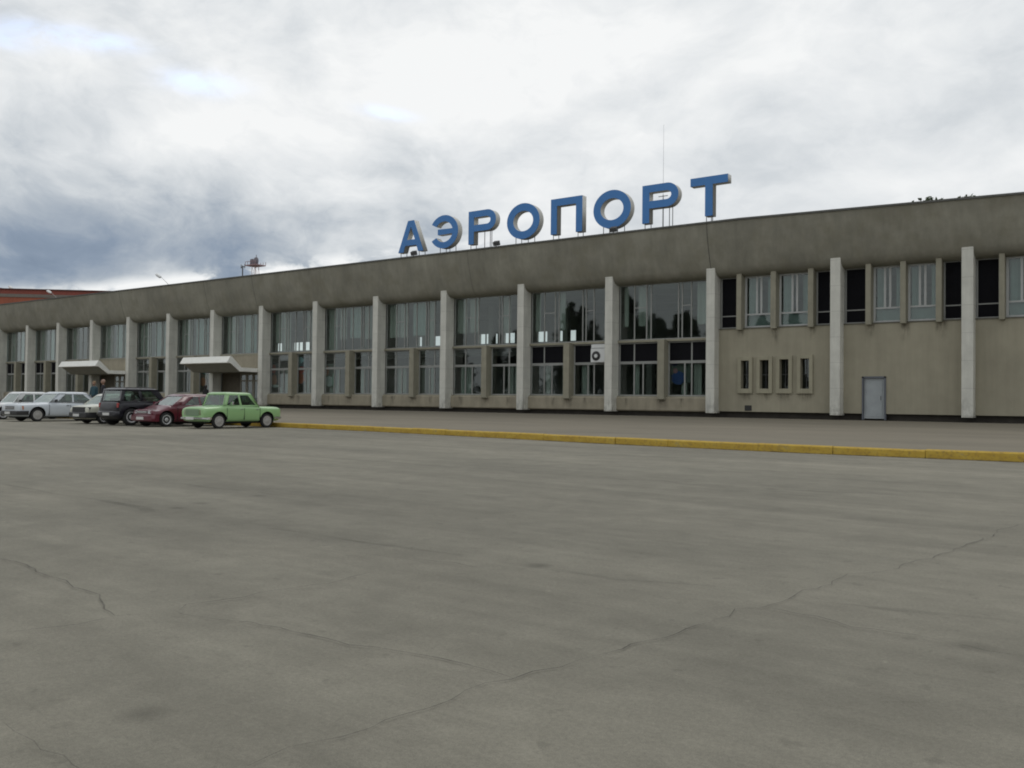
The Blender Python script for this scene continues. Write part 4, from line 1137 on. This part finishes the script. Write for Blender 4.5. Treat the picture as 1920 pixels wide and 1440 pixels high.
# white saloon cut by the frame
V_ = dict(W_); V_.update(lampm=LAMPW, gr=(.58, .72), gw=.50, lx=(.52, .92), lz=(.57, .73), bz=.42, gaps=(1.25, 2.2, 3.0), L=4.13, H=1.45, cab=(1.25, 1.70, 3.05, 3.50), tumble=.80, wr=.30, bump='chrome', bt=.10, cuts=[(.13, .47, .20, .47), (.52, .92, .52, .86)])
car('white_saloon', (-30.5, -19.75, 0), PI, 'white saloon at the left end of the row, cut off by the picture edge', paint('white_car_paint', (.66, .68, .68)), V_)

# ------------------------------------------------------------------ people
SKIN = mat('skin', (.30, .18, .13), .6)
def person(loc, rz, label, top, legs_, hair, female=False, k=1.0):
    root = empty('person', loc, rz); tag(root, label, 'person', 'people standing in front of the terminal'); root.scale = (k, k, k)
    J = {'pel': ((0, 0, .96), .135), 'wst': ((0, 0, 1.12), .125), 'chs': ((0, -.01, 1.32), .145), 'nck0': ((0, 0, 1.46), .075), 'nck': ((0, .01, 1.53), .055),
         'shL': ((.17, 0, 1.41), .065), 'elL': ((.23, .02, 1.13), .045), 'wrL': ((.21, .10, .90), .030), 'shR': ((-.17, 0, 1.41), .065), 'elR': ((-.23, .02, 1.13), .045), 'wrR': ((-.22, .08, .89), .030),
         'hL': ((.09, 0, .92), .095), 'kL': ((.10, .02, .50), .060), 'aL': ((.10, -.02, .09), .042), 'tL': ((.11, .15, .035), .035),
         'hR': ((-.09, 0, .92), .095), 'kR': ((-.10, .03, .50), .060), 'aR': ((-.11, -.02, .09), .042), 'tR': ((-.13, .15, .035), .035)}
    E_ = [('pel', 'wst'), ('wst', 'chs'), ('chs', 'nck0'), ('nck0', 'nck'), ('chs', 'shL'), ('shL', 'elL'), ('elL', 'wrL'), ('chs', 'shR'), ('shR', 'elR'), ('elR', 'wrR'),
          ('pel', 'hL'), ('hL', 'kL'), ('kL', 'aL'), ('aL', 'tL'), ('pel', 'hR'), ('hR', 'kR'), ('kR', 'aR'), ('aR', 'tR')]
    for s, wn in ((1, 'wrL'), (-1, 'wrR')):
        w = Vector(J[wn][0]); pn = 'pm%d' % s; J[pn] = (w+Vector((0, .02, -.07)), .030); E_.append((wn, pn))
        for fi in range(4):
            o1 = Vector((.0, .035-.022*fi, -.13)); a, c = 'f%d%da' % (s, fi), 'f%d%db' % (s, fi)
            ln = (.030, .042, .038, .022)[fi]
            J[a] = (w+o1, .009); J[c] = (w+o1+Vector((-s*.018, .0, -ln)), .008); E_ += [(pn, a), (a, c)]
        J['t%da' % s] = (w+Vector((-s*.005, .055, -.085)), .010); E_.append((pn, 't%da' % s))
    names = list(J); me = bpy.data.meshes.new('body'); me.from_pydata([tuple(J[n][0]) for n in names], [(names.index(a), names.index(b)) for a, b in E_], [])
    o = bpy.data.objects.new('body', me); C.objects.link(o)
    sk = o.modifiers.new('skin', 'SKIN'); sk.use_smooth_shade = True
    lay = me.skin_vertices[0] if me.skin_vertices else None
    if lay is None:
        bm = bmesh.new(); bm.from_mesh(me); bm.verts.layers.skin.verify(); bm.to_mesh(me); bm.free(); lay = me.skin_vertices[0]
    for i_, n_ in enumerate(names):
        r_ = J[n_][1]; lay.data[i_].radius = (r_*(1.25 if n_ in ('pel', 'wst', 'chs') else 1), r_); lay.data[i_].use_root = (n_ == 'pel')
    o.modifiers.new('sub', 'SUBSURF').render_levels = 1; o.modifiers['sub'].levels = 1
    m2 = eval_mesh(o); bpy.data.objects.remove(o)
    for mt in (SKIN, top, legs_, DARKP): m2.materials.append(mt)
    for p_ in m2.polygons:
        c = p_.center; p_.use_smooth = True
        if c.z > 1.49: p_.material_index = 0
        elif c.z < .09 : p_.material_index = 3
        elif abs(c.x) > .155 and c.z < .92: p_.material_index = 0
        elif c.z < .98: p_.material_index = 2
        else: p_.material_index = 1
    # head joined into the same mesh
    bm = bmesh.new(); bm.from_mesh(m2)
    r0 = bmesh.ops.create_uvsphere(bm, u_segments=20, v_segments=14, radius=1)
    for v in r0['verts']:
        x, y, z = v.co
        jaw = 1-.28*max(0, -z); v.co = Vector((x*.076*jaw, y*.098*(1-.12*max(0, -z))+.02, z*.118+1.635))
        if y > .9 and abs(z+.1) < .25 and abs(x) < .35: v.co.y += .018
    for f_ in {f_ for v in r0['verts'] for f_ in v.link_faces}: f_.smooth = True
    for s in (-1, 1):
        e = bmesh.ops.create_uvsphere(bm, u_segments=8, v_segments=6, radius=.022)
        for v in e['verts']: v.co = Vector((v.co.x*.4+s*.078, v.co.y*.8+.01, v.co.z*1.4+1.63))
    bm.to_mesh(m2); bm.free(); m2.name = 'body'
    bo = link_mesh('body', m2, root)
    h = MB(); h.lathe([(-.02, .086), (.03, .092), (.075, .078), (.105, .045), (.118, .01)], 18, 'z', (0, 0, 1.655))
    hm = h.mesh('hair', hair, 60); hm.transform(Matrix.Translation((0, .004, 0)) @ Matrix.Diagonal((.92, 1.12, 1, 1))); link_mesh('hair', hm, root)
    h = MB()
    for s in (-1, 1): h.lathe([(.0, .001), (.004, .011), (.008, .001)], 10, 'y', (s*.030, .106, 1.640))
    h.build('eyes', DARKP, root)
    h = MB(); h.box(-.022, .022, .104, .110, 1.572, 1.580); h.build('mouth', mat('lips', (.30, .10, .09), .5), root)
    if female:
        h = MB(); h.lathe([(0, .05), (.12, .085), (.26, .09)], 16, 'z', (0, -.03, 1.42)); h.build('long_hair', hair, root, smooth=60)
def gz(y): return .24+(.44-.24)*(y+15.1)/9.1 if y < -6 else .44+(.53-.44)*(y+6)/5.4
p1 = onY(177, 714, -15.2); p2 = onY(194, 711, -15.0); p3 = onY(386, 722, -7.0)
person((p1.x, -15.2, gz(-15.2)), R(200), 'fair haired person in blue green top, left of the pair by the far canopy', mat('blue_green_jacket', (.03, .07, .09), .9, var=.1), mat('dark_trousers', (.03, .03, .035), .9), mat('fair_hair', (.22, .15, .08), .8), k=(p1.z-gz(-15.2))/1.773)
person((p2.x, -15.0, gz(-15.0)), R(160), 'grey haired person in dark jacket, right of the pair by the far canopy', mat('dark_jacket', (.02, .018, .025), .9, var=.1), mat('dark_trousers', (.03, .03, .035), .9), mat('short_grey_hair', (.30, .20, .16), .8), k=(p2.z-gz(-15.0))/1.773)
person((p3.x, -7.0, gz(-7.0)), R(20), 'person in black with black hair standing behind the light green saloon roof', mat('black_coat', (.010, .010, .012), .9), mat('black_trousers', (.012, .012, .012), .9), mat('black_hair', (.008, .007, .007), .7), female=True, k=(p3.z-gz(-7.0))/1.773)
